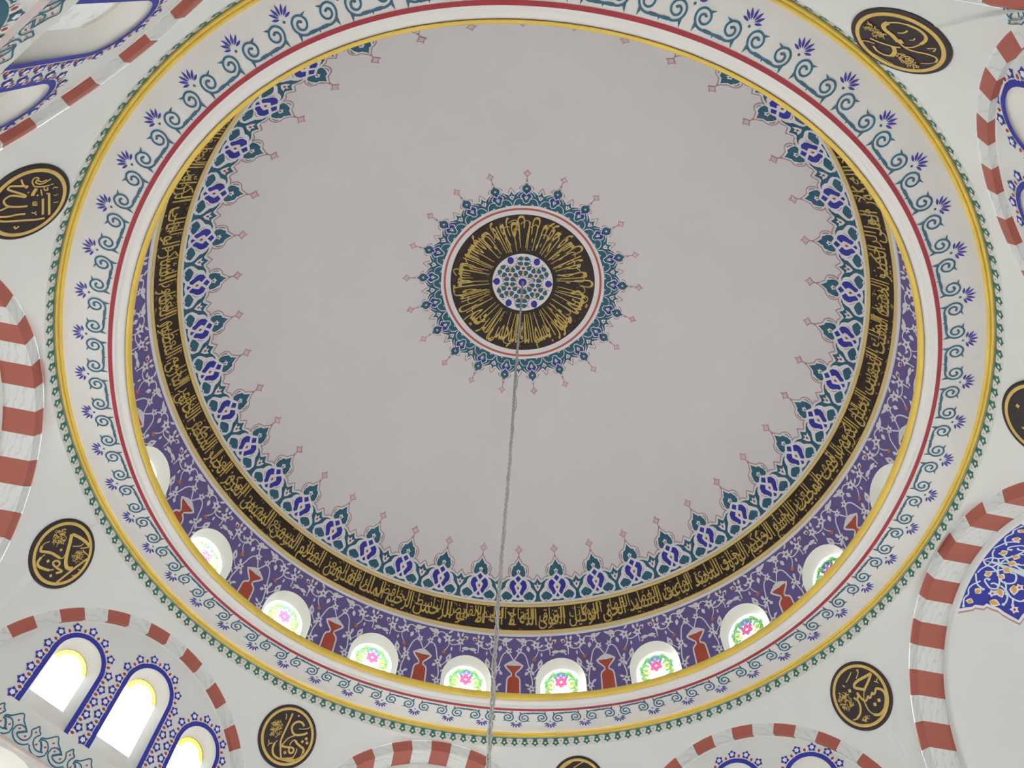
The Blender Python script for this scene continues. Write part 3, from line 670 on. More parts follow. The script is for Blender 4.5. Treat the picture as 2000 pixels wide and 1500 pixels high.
for i in range(6):
    a = radians(30 + 60 * i); P.star(184 * q * cos(a), 184 * q * sin(a), 24 * q, 19 * q, 6, 'indigo', 1)
    for j in range(3):
        b = a + pi + j * 2 * pi / 3; P.star((184 * cos(a) + 52 * cos(b)) * q, (184 * sin(a) + 52 * sin(b)) * q, 34 * q, 15 * q, 5, 'ochre', 1, b)
    P.star(318 * q * cos(a), 318 * q * sin(a), 26 * q, 12 * q, 5, 'ochre', 1, a)
P.ell(0.21, -0.06, 0.06, 0.05, 'patch', 2)
P.build('star_pattern', lambda u, v, h: (u, v, DH + ZO + sqrt((DS - h) ** 2 - u * u - v * v)), ceiling, h0=0.011)

# ---- Arabic lettering
ISO = {'ا': (0xFE8D, 2), 'أ': (0xFE83, 2), 'ب': (0xFE8F, 4), 'ة': (0xFE93, 2), 'ت': (0xFE95, 4), 'ث': (0xFE99, 4), 'ج': (0xFE9D, 4), 'ح': (0xFEA1, 4), 'خ': (0xFEA5, 4), 'د': (0xFEA9, 2), 'ذ': (0xFEAB, 2), 'ر': (0xFEAD, 2), 'ز': (0xFEAF, 2), 'س': (0xFEB1, 4), 'ش': (0xFEB5, 4), 'ص': (0xFEB9, 4), 'ض': (0xFEBD, 4), 'ط': (0xFEC1, 4), 'ظ': (0xFEC5, 4), 'ع': (0xFEC9, 4), 'غ': (0xFECD, 4), 'ف': (0xFED1, 4), 'ق': (0xFED5, 4), 'ك': (0xFED9, 4), 'ل': (0xFEDD, 4), 'م': (0xFEE1, 4), 'ن': (0xFEE5, 4), 'ه': (0xFEE9, 4), 'و': (0xFEED, 2), 'ى': (0xFEEF, 2), 'ي': (0xFEF1, 4), 'ء': (0xFE80, 1), 'ئ': (0xFE89, 4)}
def shape_ar(s):
    out = []
    for word in s.split(' '):
        w = list(word); res = []; i = 0; prev = False
        while i < len(w):
            base, nf = ISO[w[i]]; nxt = i + 1 < len(w) and w[i + 1] in ISO and ISO[w[i + 1]][1] > 1
            if w[i] == 'ل' and i + 1 < len(w) and w[i + 1] == 'ا':
                res.append(chr(0xFEFC if prev else 0xFEFB)); prev = False; i += 2; continue
            if nf == 4: res.append(chr(base + (3 if prev and nxt else 1 if prev else 2 if nxt else 0))); prev = nxt
            elif nf == 2: res.append(chr(base + (1 if prev else 0))); prev = False
            else: res.append(chr(base)); prev = False
            i += 1
        out.append(''.join(res))
    return ' '.join(out)[::-1]
def text_mesh(s, res=2, off=0.0):
    """outline mesh of a shaped line of text: verts (x, y), faces, width"""
    c = bpy.data.curves.new('lettering', 'FONT'); c.body = shape_ar(s); c.resolution_u = res; c.offset = off
    o = bpy.data.objects.new('lettering', c); COL.objects.link(o); bpy.context.view_layer.update()
    me = o.evaluated_get(bpy.context.evaluated_depsgraph_get()).to_mesh()
    V = [(v.co.x, v.co.y) for v in me.vertices]; F = [tuple(p.vertices) for p in me.polygons]
    bpy.data.objects.remove(o); bpy.data.curves.remove(c)
    x0 = min(v[0] for v in V); x1 = max(v[0] for v in V)
    return [(x - x0, y) for x, y in V], F, x1 - x0
def add_text(P, T, fx, mat, layer=0):
    V, F, w = T; b = len(P.V)
    P.V += [tuple(fx(x, y)) + (layer,) for x, y in V]
    for f in F: P.Fc.append(tuple(b + i for i in f)); P.M.append(P.mi(mat))

NAMES = ['الله لا اله الا هو الرحمن', 'الرحيم الملك القدوس السلام', 'المؤمن المهيمن العزيز الجبار'.replace('ؤ', 'و'), 'المتكبر الخالق البارئ المصور', 'الغفار القهار الوهاب الرزاق', 'الفتاح العليم القابض الباسط', 'الخافض الرافع المعز المذل', 'السميع البصير الحكم العدل', 'اللطيف الخبير الحليم العظيم', 'الغفور الشكور العلي الكبير', 'الحفيظ المقيت الحسيب الجليل', 'الكريم الرقيب المجيب الواسع', 'الحكيم الودود المجيد الباعث', 'الشهيد الحق الوكيل القوى']
# black inscription band with gilt and white edges
def el_strip(name, e0, e1, mat, h, n=336, k=4):
    pr = [((DS - h) * cos(e0 + (e1 - e0) * i / k), DH + (DS - h) * sin(e0 + (e1 - e0) * i / k)) for i in range(k + 1)]
    return revolve(name, pr, mat, ceiling, n)
def el_bead(name, ec, w, mat, t=0.03, n=336):
    pr = []
    for i in range(9):
        a = pi * i / 8; e = ec + cos(a) * w / 2 / DS; rr = DS - t * sin(a) ** 0.7 - 0.002 if i not in (0, 8) else DS
        pr.append((rr * cos(e), DH + rr * sin(e)))
    return revolve(name, pr, mat, ceiling, n)
el_strip('inscription_ground', EL_B2, EL_B1, 'band_black', 0.004)
el_bead('gilt_band', EL_B1, 0.075, 'gold_pale'); el_bead('white_band', EL_B1 + radians(0.56), 0.06, 'ring_white', 0.02)
el_bead('gilt_band', EL_B2, 0.085, 'gold_pale'); el_bead('white_band', EL_B2 - radians(0.62), 0.07, 'ring_white', 0.03)
NT = len(NAMES); seg = 2 * pi / NT; rng = random.Random(11)
EL_T = EL_B2 + radians(1.35)
for i, nm in enumerate(NAMES):
    T = text_mesh(nm, 2, 0.006); T2 = text_mesh(NAMES[(i + 5) % NT], 2, 0.0)
    L = seg * 6.53; P = Pat()
    add_text(P, T, lambda x, y: (L / 2 - x * (L * 0.985 / T[2]), max(-0.125, y * 0.40 if y < 0 else y * 0.555)), 'gold_text', 0)
    add_text(P, T2, lambda x, y: (L / 2 - x * (L * 0.96 / T2[2]) - 0.02, 0.14 + (y * 0.38)), 'gold_text', 1)
    for j in range(34):
        x = rng.uniform(-L / 2, L / 2); y = rng.choice([rng.uniform(0.30, 0.42), rng.uniform(-0.13, -0.07), rng.uniform(0.05, 0.4)]); a = rng.uniform(0, pi)
        if j % 3: P.poly([(x + 0.014 * cos(a + t), y + 0.014 * sin(a + t)) for t in (0, pi / 2, pi, 3 * pi / 2)], 'gold_text', 1)
        else: P.stroke([(x, y), (x + 0.07, y + 0.03)], 0.009, 'gold_text', 1, smooth=False)
    o = P.build('inscription', dome_map(EL_T, 6.53), ceiling, h0=0.009, cut=0.4); o.rotation_euler = (0, 0, CAZ + seg * i)
# radial inscription of the rosette
RT = ['بسم الله الرحمن الرحيم', 'ان الله يمسك السموات', 'والارض ان تزولا ولئن', 'انه كان حليما غفورا']
for i, nm in enumerate(RT):
    T = text_mesh(nm, 2, 0.006); T2 = text_mesh(RT[(i + 2) % 4], 2, 0.0); P = Pat(); L = 2 * pi / 4
    def fr(x, y, T=T): return (L / 2 - x * (L * 0.97 / T[2]), 1.56 - (y * 0.62 if y < 0 else y * 1.02))
    def fr2(x, y, T=T2): return (L / 2 - x * (L * 0.95 / T[2]) - 0.03, 1.50 - y * 0.45)
    add_text(P, T, fr, 'gold_text', 0)
    for j in range(40):
        a = rng.uniform(-L / 2, L / 2); r = rng.uniform(0.82, 1.70); d = 0.011
        P.poly([(a - d / r, r), (a, r - d), (a + d / r, r), (a, r + d)], 'gold_text', 1)
    for j in range(11):
        a = -L / 2 + L * (j + rng.uniform(0.2, 0.8)) / 11; r1 = rng.uniform(1.25, 1.62); r0 = rng.uniform(0.80, 0.90); sl = rng.uniform(-0.05, 0.05); hk = rng.choice((-1, 1)) * rng.uniform(0.05, 0.16)
        P.stroke([(a, r0), (a + sl * 0.5, (r0 + r1) / 2), (a + sl, r1), (a + sl + hk * 0.4, r1 + 0.07), (a + sl + hk, r1 + rng.uniform(-0.05, 0.06))], 0.019, 'gold_text', 2, n=3)
    P.V = [(u, max(0.765, min(1.715, v)), l) for u, v, l in P.V]
    o = P.build('rosette_inscription', cap_map, ceiling, h0=0.010); o.rotation_euler = (0, 0, RAZ + pi + L * i + 0.2)

# ---- cornice: scrolls, palmettes, trefoil fringe
def ring_map(u, v, h):
    R = v; a = u / 6.45; z = 9.122 + (R - 6.21) / 0.59 * (9.062 - 9.122) - h
    return (R * cos(a), R * sin(a), z + ZO)
P = Pat(); w = 0.026; t = 'scroll_teal'; B = 6.292
sp = [(0.0, 0.0), (0.07, 0.012), (0.14, 0.0), (0.20, 0.012), (0.245, 0.045), (0.275, 0.11), (0.262, 0.18), (0.205, 0.222), (0.135, 0.205), (0.098, 0.145), (0.115, 0.085), (0.165, 0.06), (0.212, 0.085), (0.218, 0.135), (0.185, 0.16), (0.158, 0.145)]
for sg in (-1, 1):
    P.stroke([(sg * x, B + y) for x, y in sp], w, t, 0, n=4)
    P.stroke([(sg * x, B + y) for x, y in sp[4:12]], 0.045, 'pale_blue', -1, n=3)
    P.poly([(sg * 0.215, B + 0.03), (sg * 0.262, B - 0.052), (sg * 0.262, B + 0.05)], t, 0); P.poly([(sg * 0.115, B + 0.19), (sg * 0.062, B + 0.232), (sg * 0.145, B + 0.215)], t, 0)
    P.ell(sg * 0.162, B + 0.147, 0.02, 0.016, t, 0, 8)
    P.poly([(sg * 0.02, B + 0.02), (sg * 0.11, B + 0.026), (sg * 0.17, B + 0.004), (sg * 0.10, B - 0.016), (sg * 0.02, B - 0.012)], t, 0)
P.poly([(-0.03, B + 0.012), (0, B + 0.02), (0.03, B + 0.012), (0.012, B - 0.012), (0, B - 0.038), (-0.012, B - 0.012)], t, 0)
scroll = P.build('scroll', ring_map, corn, h0=0.007, dh=0.003)
HJ = [random.Random(5).uniform(-1, 1) for _ in range(60)]
def hand(i): return radians(0.9) * sin(radians(i * 12 + 40)) * 0.0
SAZ = radians(-152.87)
turn_copies(scroll, corn, 60, SAZ + pi / 60, ring_off(6.4))
P = Pat()
for j, (a, l, ww) in enumerate(((0, 0.125, 0.031), (27, 0.125, 0.031), (55, 0.115, 0.032), (84, 0.095, 0.032))):
    for sg in ((1,) if a == 0 else (-1, 1)):
        A = radians(a) * sg; b = (0.036 * sin(A), 6.548 + 0.036 * cos(A)); e = ((0.036 + l) * sin(A) * 0.95, 6.548 + (0.036 + l) * cos(A) + (0.018 if a > 40 else 0))
        P.leaf(b[0], b[1], e[0], e[1], ww, 'indigo', 0)
P.ell(0, 6.512, 0.017, 0.017, 'scroll_teal', 0, 8)
turn_copies(P.build('palmette', ring_map, corn, h0=0.005), corn, 60, SAZ, ring_off(6.6))
E0 = asin((TOPZ - PH) / PS)
def pend_map(u, v, h):
    el = E0 - v / PS; a = u / 7.0; r = (PS - h) * cos(el)
    return (r * cos(a), r * sin(a), PH + ZO + (PS - h) * sin(el))
NTF = 210; P = Pat(); pt = 2 * pi * 7.0 / NTF
P.poly([(-pt / 2 - 0.001, -0.005), (pt / 2 + 0.001, -0.005), (pt / 2 + 0.001, 0.004), (0.045, 0.012), (0.022, 0.05), (-0.022, 0.05), (-0.045, 0.012), (-pt / 2 - 0.001, 0.004)], 'green', 0)
P.star(0, 0.098, 0.078, 0.05, 5, 'green', 0, pi / 2); P.star(0, 0.098, 0.028, 0.02, 5, 'line_white', 1, pi / 2)
P.ell(pt / 2, 0.06, 0.009, 0.014, 'dot_red', 0, 8)
def tref_map(u, v, h):
    a = u / 7.0; r = 6.905 - h
    return (r * cos(a), r * sin(a), 8.986 - v + ZO)
turn_copies(P.build('trefoil', tref_map, corn, h0=0.004), corn, NTF, CAZ, ring_off(6.905))

# ---- drum: vases and vines, one unit between each pair of windows
KX, KZ = 0.00132, 0.00168
def du(pts): return [(x * KX, 10.86 - (y - 405) * KZ) for x, y in pts]
def dmap(u, v, h):
    a = u / RW; r = sqrt(DS * DS - (v - DH) ** 2) - h
    return (r * cos(a), r * sin(a), v + ZO)
P = Pat()
P.sym(du([(0, 430), (60, 445), (150, 492), (165, 505), (140, 540), (75, 592), (46, 612), (46, 632), (100, 662), (118, 700), (138, 1250), (0, 1250)]), 'vine', 0)
P.sym(du([(0, 507), (128, 507), (112, 535), (55, 580), (26, 608), (26, 648), (78, 676), (95, 706), (112, 1250), (0, 1250)]), 'vase_red', 1)
vase = P.build('vase', dmap, drum); turn_copies(vase, drum, NW, WAZ + WSTEP / 2)
P = Pat()
P.stroke2(du([(0, 440), (40, 390), (85, 335), (150, 330), (205, 385), (240, 480), (265, 545), (290, 640), (312, 730), (300, 810), (282, 890), (265, 960)]), 0.026, 'vine', 0)
P.stroke2(du([(60, 370), (100, 300), (130, 250), (165, 205), (230, 162), (310, 162), (372, 222), (430, 290), (500, 300), (570, 280), (605, 240)]), 0.024, 'vine', 0)
P.stroke2(du([(605, 240), (615, 300), (618, 370)]), 0.022, 'vine', 0); P.stroke2(du([(372, 222), (415, 300), (390, 360), (350, 400)]), 0.018, 'vine', 0); P.stroke2(du([(265, 560), (330, 600), (390, 560), (420, 520)]), 0.018, 'vine', 0)
for x, y, r in ((168, 205, 42), (90, 305, 44), (375, 225, 60), (605, 240, 56), (295, 825, 50), (270, 560, 46)):
    for sg in (-1, 1):
        cxy = du([(sg * x, y)])[0]; P.star(cxy[0], cxy[1], r * 0.0020, r * 0.0010, 5, 'vine', 1, 1.2 * sg); P.ell(cxy[0], cxy[1], r * 0.00045, r * 0.00045, 'purple', 2, 6)
for x0, y0, x1, y1, w in ((190, 190, -10 + 30, 135, 40), (215, 180, 120, 130, 40), (230, 240, 258, 320, 44), (640, 330, 790, 325, 44), (420, 560, 470, 420, 62), (235, 590, 190, 640, 40), (300, 580, 340, 640, 34), (265, 940, 240, 1010, 40), (380, 160, 460, 110, 26), (440, 260, 510, 222, 26), (570, 190, 545, 120, 34), (625, 180, 640, 120, 30), (655, 205, 740, 165, 50), (265, 790, 190, 755, 30), (330, 700, 380, 650, 22), (470, 330, 470, 390, 24), (320, 470, 300, 540, 34), (645, 380, 690, 350, 22)):
    a, b = du([(x0, y0), (x1, y1)]); P.leaf2(a[0], a[1], b[0], b[1], w * 0.0019, 'vine', 1)
for x, y, rx, ry in ((345, 425, 34, 30), (690, 195, 24, 20), (265, 1010, 22, 18)):
    c = du([(x, y)])[0]; P.ell2(c[0], c[1], rx * KX, ry * KX, 'orange' if x == 345 else 'dot_red', 2, 8)
c = du([(440, 490)])[0]; P.ell2(c[0], c[1], 0.014, 0.03, 'purple', 2, 8, -0.5)
vine = P.build('vine', dmap, drum); turn_copies(vine, drum, NW, WAZ + WSTEP / 2)

# ---- blue arabesque of the half domes
AV = [[(0.0, 0.06), (0.08, 0.16), (0.09, 0.25), (0.15, 0.36), (0.2, 0.41), (0.27, 0.46), (0.38, 0.5), (0.44, 0.48), (0.46, 0.41), (0.43, 0.35), (0.36, 0.27), (0.31, 0.28), (0.32, 0.32)], [(0.25, 0.1), (0.17, 0.12), (0.08, 0.18), (0.0, 0.21), (0.0, 0.31), (0.05, 0.41), (0.06, 0.52), (0.0, 0.66)], [(0.1, 0.25), (0.01, 0.32), (0.09, 0.35), (0.2, 0.41)], [(0.2, 0.2), (0.16, 0.32), (0.09, 0.41), (0.05, 0.52), (0.02, 0.68)], [(0.27, 0.46), (0.3, 0.54), (0.29, 0.61), (0.24, 0.67), (0.16, 0.66), (0.1, 0.62), (0.09, 0.56)], [(0.28, 0.54), (0.34, 0.59), (0.44, 0.63), (0.51, 0.68), (0.6, 0.69), (0.65, 0.67)], [(0.42, 0.63), (0.49, 0.71), (0.51, 0.78), (0.51, 0.85), (0.47, 0.9)], [(0.27, 0.08), (0.38, 0.14), (0.46, 0.2), (0.51, 0.31)], [(0.38, 0.21), (0.42, 0.18), (0.48, 0.12), (0.56, 0.09), (0.65, 0.12), (0.73, 0.08), (0.85, 0.11)], [(0.37, 0.52), (0.4, 0.59), (0.47, 0.65)], [(0.51, 0.76), (0.61, 0.79)], [(0.39, 0.38), (0.36, 0.41), (0.37, 0.48)], [(0.0, 0.66), (0.12, 0.80), (0.3, 0.85), (0.4, 0.95), (0.32, 1.1), (0.15, 1.15), (0.0, 1.3)], [(0.47, 0.9), (0.55, 1.05), (0.5, 1.2), (0.35, 1.25), (0.2, 1.35), (0.0, 1.5)], [(0.3, 0.85), (0.22, 0.98), (0.08, 1.0), (0.0, 0.92)]]
AO = [((0.61, 0.22), (0.5, 0.27)), ((0.42, 0.5), (0.55, 0.62)), ((0.19, 0.23), (0.28, 0.3)), ((0.06, 0.42), (0.09, 0.55)), ((0.28, 0.68), (0.45, 0.75)), ((0.8, 0.18), (0.7, 0.18)), ((0.21, 0.41), (0.22, 0.52)), ((0.67, 0.46), (0.67, 0.63)), ((0.3, 0.95), (0.3, 1.08)), ((0.1, 1.1), (0.2, 1.2)), ((0.45, 1.0), (0.44, 1.14))]
AS = [(0.53, 0.46), (0.66, 0.83), (0.29, 0.76), (0.12, 0.9), (0.38, 1.18)]
AB = [(0.94, 0.03), (0.85, 0.26), (0.81, 0.29), (0.79, 0.42), (0.74, 0.45), (0.75, 0.53), (0.75, 0.63), (0.78, 0.71), (0.8, 0.82), (0.81, 0.94), (0.68, 0.97), (0.66, 1.1), (0.6, 1.2), (0.62, 1.3), (0.45, 1.36), (0.3, 1.5), (0.2, 1.52), (0.0, 1.75)]
for k in (3, 7):
    P = Pat(); P.sym([(x + 0.035, y + 0.02) for x, y in AB] + [(0.0, 0.0)] if False else AB + [(0.0, 0.03)], 'blue', 0)
    for sg in (-1, 1):
        P.stroke([(sg * x, y) for x, y in AB], 0.045, 'line_white', 1, smooth=False); P.stroke([(sg * (x + 0.035), y + 0.015) for x, y in AB], 0.03, 'pink', 0, smooth=False)
        for v in AV: P.stroke([(sg * x, y) for x, y in v], 0.026, 'pale_blue', 1); P.ell(sg * v[-1][0], v[-1][1], 0.024, 0.024, 'pale_blue', 1, 8)
        for (a, b), (c, d) in AO: P.leaf(sg * a - sg * 0.0, b, sg * c, d, 0.13, 'line_white', 2); P.leaf(sg * a, b, sg * (a + (c - a) * 0.85), b + (d - b) * 0.85, 0.075, 'ochre', 3)
        for x, y in AS: P.star(sg * x, y, 0.07, 0.042, 5, 'line_white', 2, 0.5); P.ell(sg * x, y, 0.022, 0.018, 'dot_red', 3, 8)
    r = BYK[k][3] - 0.28
    P.build('arabesque', lambda u, v, h: (u, 0.46 + v, sqrt(max(0.01, (r - h) ** 2 - u * u - v * v))), ARCH_OBJ[('semi', k)], cut=0.08)

MED = {'M1': {'az': -147.83, 'z': 8.35, 'tilt': 16.0, 'R': 0.554, 'st': [(0.047, [(-0.47, -0.25), (-0.48, -0.44), (-0.48, -0.57), (-0.42, -0.61), (-0.37, -0.53), (-0.3, -0.34), (-0.23, -0.17), (-0.18, -0.14), (-0.2, -0.24), (-0.24, -0.45), (-0.2, -0.56), (-0.11, -0.61), (0.0, -0.53), (0.05, -0.4), (0.07, -0.2), (0.07, -0.01)]), (0.047, [(0.14, -0.68), (0.11, -0.57), (0.06, -0.48), (0.05, -0.4)]), (0.048, [(0.29, -0.74), (0.31, -0.51), (0.31, -0.36), (0.28, -0.17), (0.28, 0.01)]), (0.049, [(0.35, -0.82), (0.43, -0.48), (0.45, -0.27), (0.46, 0.06), (0.47, 0.35), (0.45, 0.54)]), (0.036, [(-0.64, -0.38), (-0.53, -0.31), (-0.47, -0.24), (-0.47, -0.18)]), (0.054, [(-0.1, 0.31), (0.35, 0.46)]), (0.054, [(-0.23, 0.42), (0.37, 0.63)]), (0.032, [(-0.24, 0.35), (-0.23, 0.43)]), (0.031, [(-0.45, -0.02), (-0.57, -0.1), (-0.67, -0.08), (-0.66, 0.02), (-0.6, 0.01), (-0.56, -0.02), (-0.51, 0.07), (-0.52, 0.19), (-0.63, 0.33)]), (0.031, [(-0.44, -0.01), (-0.43, 0.18), (-0.46, 0.36)]), (0.028, [(-0.62, -0.02), (-0.56, 0.13), (-0.61, 0.24)]), (0.085, [(-0.2, 0.02), (-0.3, 0.03), (-0.39, 0.06)]), (0.029, [(-0.36, 0.17), (-0.19, 0.26)]), (0.029, [(-0.41, 0.24), (-0.34, 0.27), (-0.33, 0.35), (-0.4, 0.32)]), (0.026, [(-0.03, 0.09), (0.06, 0.12)]), (0.026, [(-0.03, 0.09), (-0.02, 0.2)]), (0.026, [(0.02, 0.11), (0.03, 0.22)]), (0.026, [(0.06, 0.12), (0.07, 0.23)]), (0.027, [(0.26, 0.15), (0.28, 0.23), (0.23, 0.26)]), (0.027, [(0.28, 0.23), (0.34, 0.3)]), (0.024, [(-0.18, 0.55), (-0.18, 0.63), (-0.21, 0.65)]), (0.027, [(0.03, 0.62), (0.02, 0.74)]), (0.024, [(-0.36, 0.47), (-0.4, 0.5), (-0.38, 0.59)]), (0.023, [(-0.47, 0.37), (-0.49, 0.45)]), (0.038, [(0.6, -0.16), (0.67, -0.1), (0.61, -0.04)])], 'dots': [(-0.45, -0.2, 0.083), (-0.3, -0.11, 0.042), (-0.21, 0.14, 0.05)], 'cl': []}, 'M2': {'az': 166.17, 'z': 8.2, 'tilt': 12.0, 'R': 0.537, 'st': [(0.104, [(-0.32, 0.47), (-0.14, 0.3), (0.07, 0.08), (0.25, -0.07), (0.4, -0.13), (0.51, -0.09), (0.58, -0.01)]), (0.083, [(-0.31, 0.48), (-0.1, 0.59), (0.12, 0.67), (0.31, 0.71), (0.39, 0.68)]), (0.031, [(0.39, 0.68), (0.3, 0.55), (0.23, 0.46)]), (0.026, [(-0.59, -0.14), (-0.64, -0.27), (-0.63, -0.38)]), (0.071, [(-0.63, -0.38), (-0.54, -0.47), (-0.43, -0.39), (-0.27, -0.27), (-0.07, -0.19), (0.05, -0.15)]), (0.03, [(0.05, -0.15), (0.1, -0.08), (0.06, 0.03)]), (0.026, [(-0.36, -0.43), (-0.37, -0.55)]), (0.07, [(-0.37, -0.55), (-0.32, -0.69), (-0.21, -0.73), (-0.04, -0.66), (0.12, -0.56)]), (0.036, [(0.12, -0.56), (0.19, -0.45)]), (0.056, [(0.03, -0.26), (0.13, -0.22), (0.19, -0.26), (0.18, -0.36), (0.07, -0.39), (0.0, -0.35), (0.03, -0.26)]), (0.056, [(0.15, -0.38), (0.26, -0.35), (0.39, -0.3), (0.41, -0.33), (0.33, -0.46)]), (0.061, [(0.66, 0.47), (0.62, 0.12), (0.6, -0.19), (0.58, -0.58)]), (0.028, [(0.01, 0.31), (0.13, 0.44), (0.18, 0.54), (0.17, 0.61)]), (0.028, [(0.32, 0.49), (0.59, 0.54)]), (0.028, [(0.72, 0.1), (0.81, 0.13)]), (0.031, [(0.74, -0.14), (0.79, -0.1), (0.81, -0.03)])], 'dots': [(-0.14, -0.46, 0.089), (0.28, -0.61, 0.089), (-0.15, -0.01, 0.083)], 'cl': [(-0.48, 0.16, 0.26, 0.25), (0.39, 0.27, 0.19, 0.21)]}, 'M3': {'az': 123.17, 'z': 8.2, 'tilt': 16.0, 'R': 0.546, 'st': [(0.064, [(0.4, 0.48), (0.28, 0.55), (0.14, 0.53), (0.04, 0.43), (0.01, 0.3), (0.07, 0.19), (0.18, 0.12), (0.3, 0.14), (0.48, 0.23), (0.6, 0.33)]), (0.037, [(0.21, 0.09), (0.05, -0.05), (-0.03, -0.21), (-0.07, -0.33)]), (0.057, [(-0.15, 0.7), (-0.15, 0.47), (-0.16, 0.21), (-0.17, -0.07), (-0.16, -0.24), (-0.11, -0.36)]), (0.025, [(-0.27, -0.24), (-0.33, -0.35)]), (0.067, [(-0.33, -0.35), (-0.32, -0.52), (-0.23, -0.67), (-0.06, -0.73), (0.15, -0.71), (0.35, -0.68), (0.52, -0.59)]), (0.034, [(0.52, -0.59), (0.66, -0.45), (0.7, -0.31)]), (0.069, [(0.7, -0.31), (0.68, -0.19), (0.53, -0.14), (0.39, -0.1), (0.3, -0.04)]), (0.031, [(0.3, -0.04), (0.25, -0.04), (0.19, -0.14), (0.18, -0.24)]), (0.062, [(-0.07, -0.36), (0.13, -0.32), (0.25, -0.28)]), (0.056, [(0.25, -0.28), (0.36, -0.3), (0.36, -0.41), (0.28, -0.45), (0.22, -0.4), (0.2, -0.3)]), (0.052, [(-0.11, -0.36), (-0.01, -0.56), (0.06, -0.67)]), (0.067, [(0.04, -0.71), (0.2, -0.67), (0.44, -0.56)]), (0.037, [(0.44, -0.56), (0.46, -0.45), (0.47, -0.33), (0.45, -0.25)]), (0.029, [(-0.36, 0.61), (-0.31, 0.54), (-0.29, 0.44)]), (0.023, [(0.26, 0.33), (0.44, 0.39), (0.57, 0.47), (0.6, 0.54)]), (0.027, [(-0.56, -0.34), (-0.49, -0.43), (-0.4, -0.37)]), (0.027, [(-0.49, -0.43), (-0.51, -0.51)])], 'dots': [(0.54, 0.01, 0.098), (0.63, 0.14, 0.099), (0.71, 0.03, 0.098), (0.12, -0.5, 0.101), (0.08, 0.7, 0.065)], 'cl': [(-0.49, 0.06, 0.22, 0.31)]}, 'M5': {'az': 32.67, 'z': 8.1, 'tilt': 16.0, 'R': 0.544, 'st': [(0.077, [(0.7, 0.33), (0.44, 0.35), (0.19, 0.37), (0.04, 0.34), (-0.01, 0.26), (0.11, 0.15), (0.25, 0.04)]), (0.067, [(0.7, 0.33), (0.57, 0.24), (0.43, 0.16), (0.29, 0.09), (0.2, 0.03)]), (0.027, [(0.2, 0.03), (0.09, -0.09), (0.02, -0.21)]), (0.056, [(0.02, -0.21), (0.1, -0.22), (0.22, -0.15), (0.22, -0.21), (0.28, -0.21), (0.39, -0.13), (0.4, -0.19), (0.48, -0.17), (0.56, -0.09)]), (0.071, [(0.56, -0.09), (0.67, -0.17), (0.73, -0.28), (0.69, -0.43), (0.56, -0.59), (0.4, -0.7), (0.21, -0.73), (0.06, -0.65)]), (0.036, [(0.06, -0.65), (-0.01, -0.49), (-0.0, -0.33), (0.02, -0.21)]), (0.057, [(0.03, -0.2), (-0.01, -0.1), (-0.02, 0.03), (-0.03, 0.11)]), (0.057, [(-0.04, 0.09), (-0.08, -0.01), (-0.17, -0.05), (-0.21, 0.04)]), (0.06, [(-0.16, -0.02), (-0.15, -0.15), (-0.19, -0.29), (-0.31, -0.43), (-0.49, -0.5)]), (0.04, [(-0.49, -0.5), (-0.62, -0.47)]), (0.031, [(0.16, 0.68), (-0.01, 0.59), (-0.17, 0.52)]), (0.031, [(0.39, 0.64), (0.37, 0.58), (0.28, 0.5), (0.18, 0.45)]), (0.026, [(0.78, 0.12), (0.7, 0.06), (0.64, 0.1)]), (0.026, [(0.7, 0.06), (0.73, -0.01)]), (0.041, [(-0.33, 0.51), (-0.28, 0.43)])], 'dots': [(-0.21, 0.26, 0.106), (0.45, -0.41, 0.107), (0.27, -0.44, 0.107), (0.37, 0.62, 0.068)], 'cl': [(-0.51, 0.08, 0.24, 0.32), (-0.23, -0.62, 0.12, 0.08)]}, 'M7': {'az': -57.83, 'z': 8.45, 'tilt': 16.0, 'R': 0.542, 'st': [(0.095, [(0.05, -0.03), (0.26, -0.06), (0.44, -0.05), (0.54, -0.13), (0.56, -0.27)]), (0.038, [(0.56, -0.27), (0.49, -0.44), (0.36, -0.59)]), (0.065, [(0.36, -0.59), (0.17, -0.69), (-0.02, -0.69), (-0.13, -0.59), (-0.18, -0.42)]), (0.031, [(-0.18, -0.42), (-0.19, -0.2), (-0.13, -0.05), (-0.04, -0.03), (0.04, -0.06)]), (0.04, [(-0.03, -0.02), (-0.18, -0.04), (-0.32, -0.15), (-0.45, -0.31), (-0.57, -0.4), (-0.66, -0.39), (-0.72, -0.3)]), (0.019, [(-0.72, -0.3), (-0.7, -0.12), (-0.63, 0.03)]), (0.042, [(0.37, 0.47), (0.21, 0.38), (0.07, 0.27), (-0.04, 0.16), (-0.1, 0.06)]), (0.088, [(-0.01, 0.19), (-0.12, 0.25), (-0.2, 0.36), (-0.23, 0.46)]), (0.047, [(-0.23, 0.46), (-0.15, 0.58), (0.0, 0.64), (0.16, 0.6)]), (0.033, [(0.26, -0.23), (0.22, -0.3), (0.21, -0.39), (0.23, -0.47)]), (0.024, [(-0.0, -0.29), (-0.03, -0.37), (0.0, -0.44)]), (0.027, [(-0.33, -0.44), (-0.39, -0.6), (-0.45, -0.49)]), (0.03, [(0.39, 0.74), (0.34, 0.62), (0.21, 0.51)]), (0.02, [(-0.01, 0.81), (-0.22, 0.73), (-0.45, 0.64)])], 'dots': [(0.05, -0.08, 0.14), (-0.44, -0.52, 0.045), (0.38, 0.71, 0.06)], 'cl': [(0.5, 0.19, 0.28, 0.17), (-0.48, 0.23, 0.31, 0.18)]}}

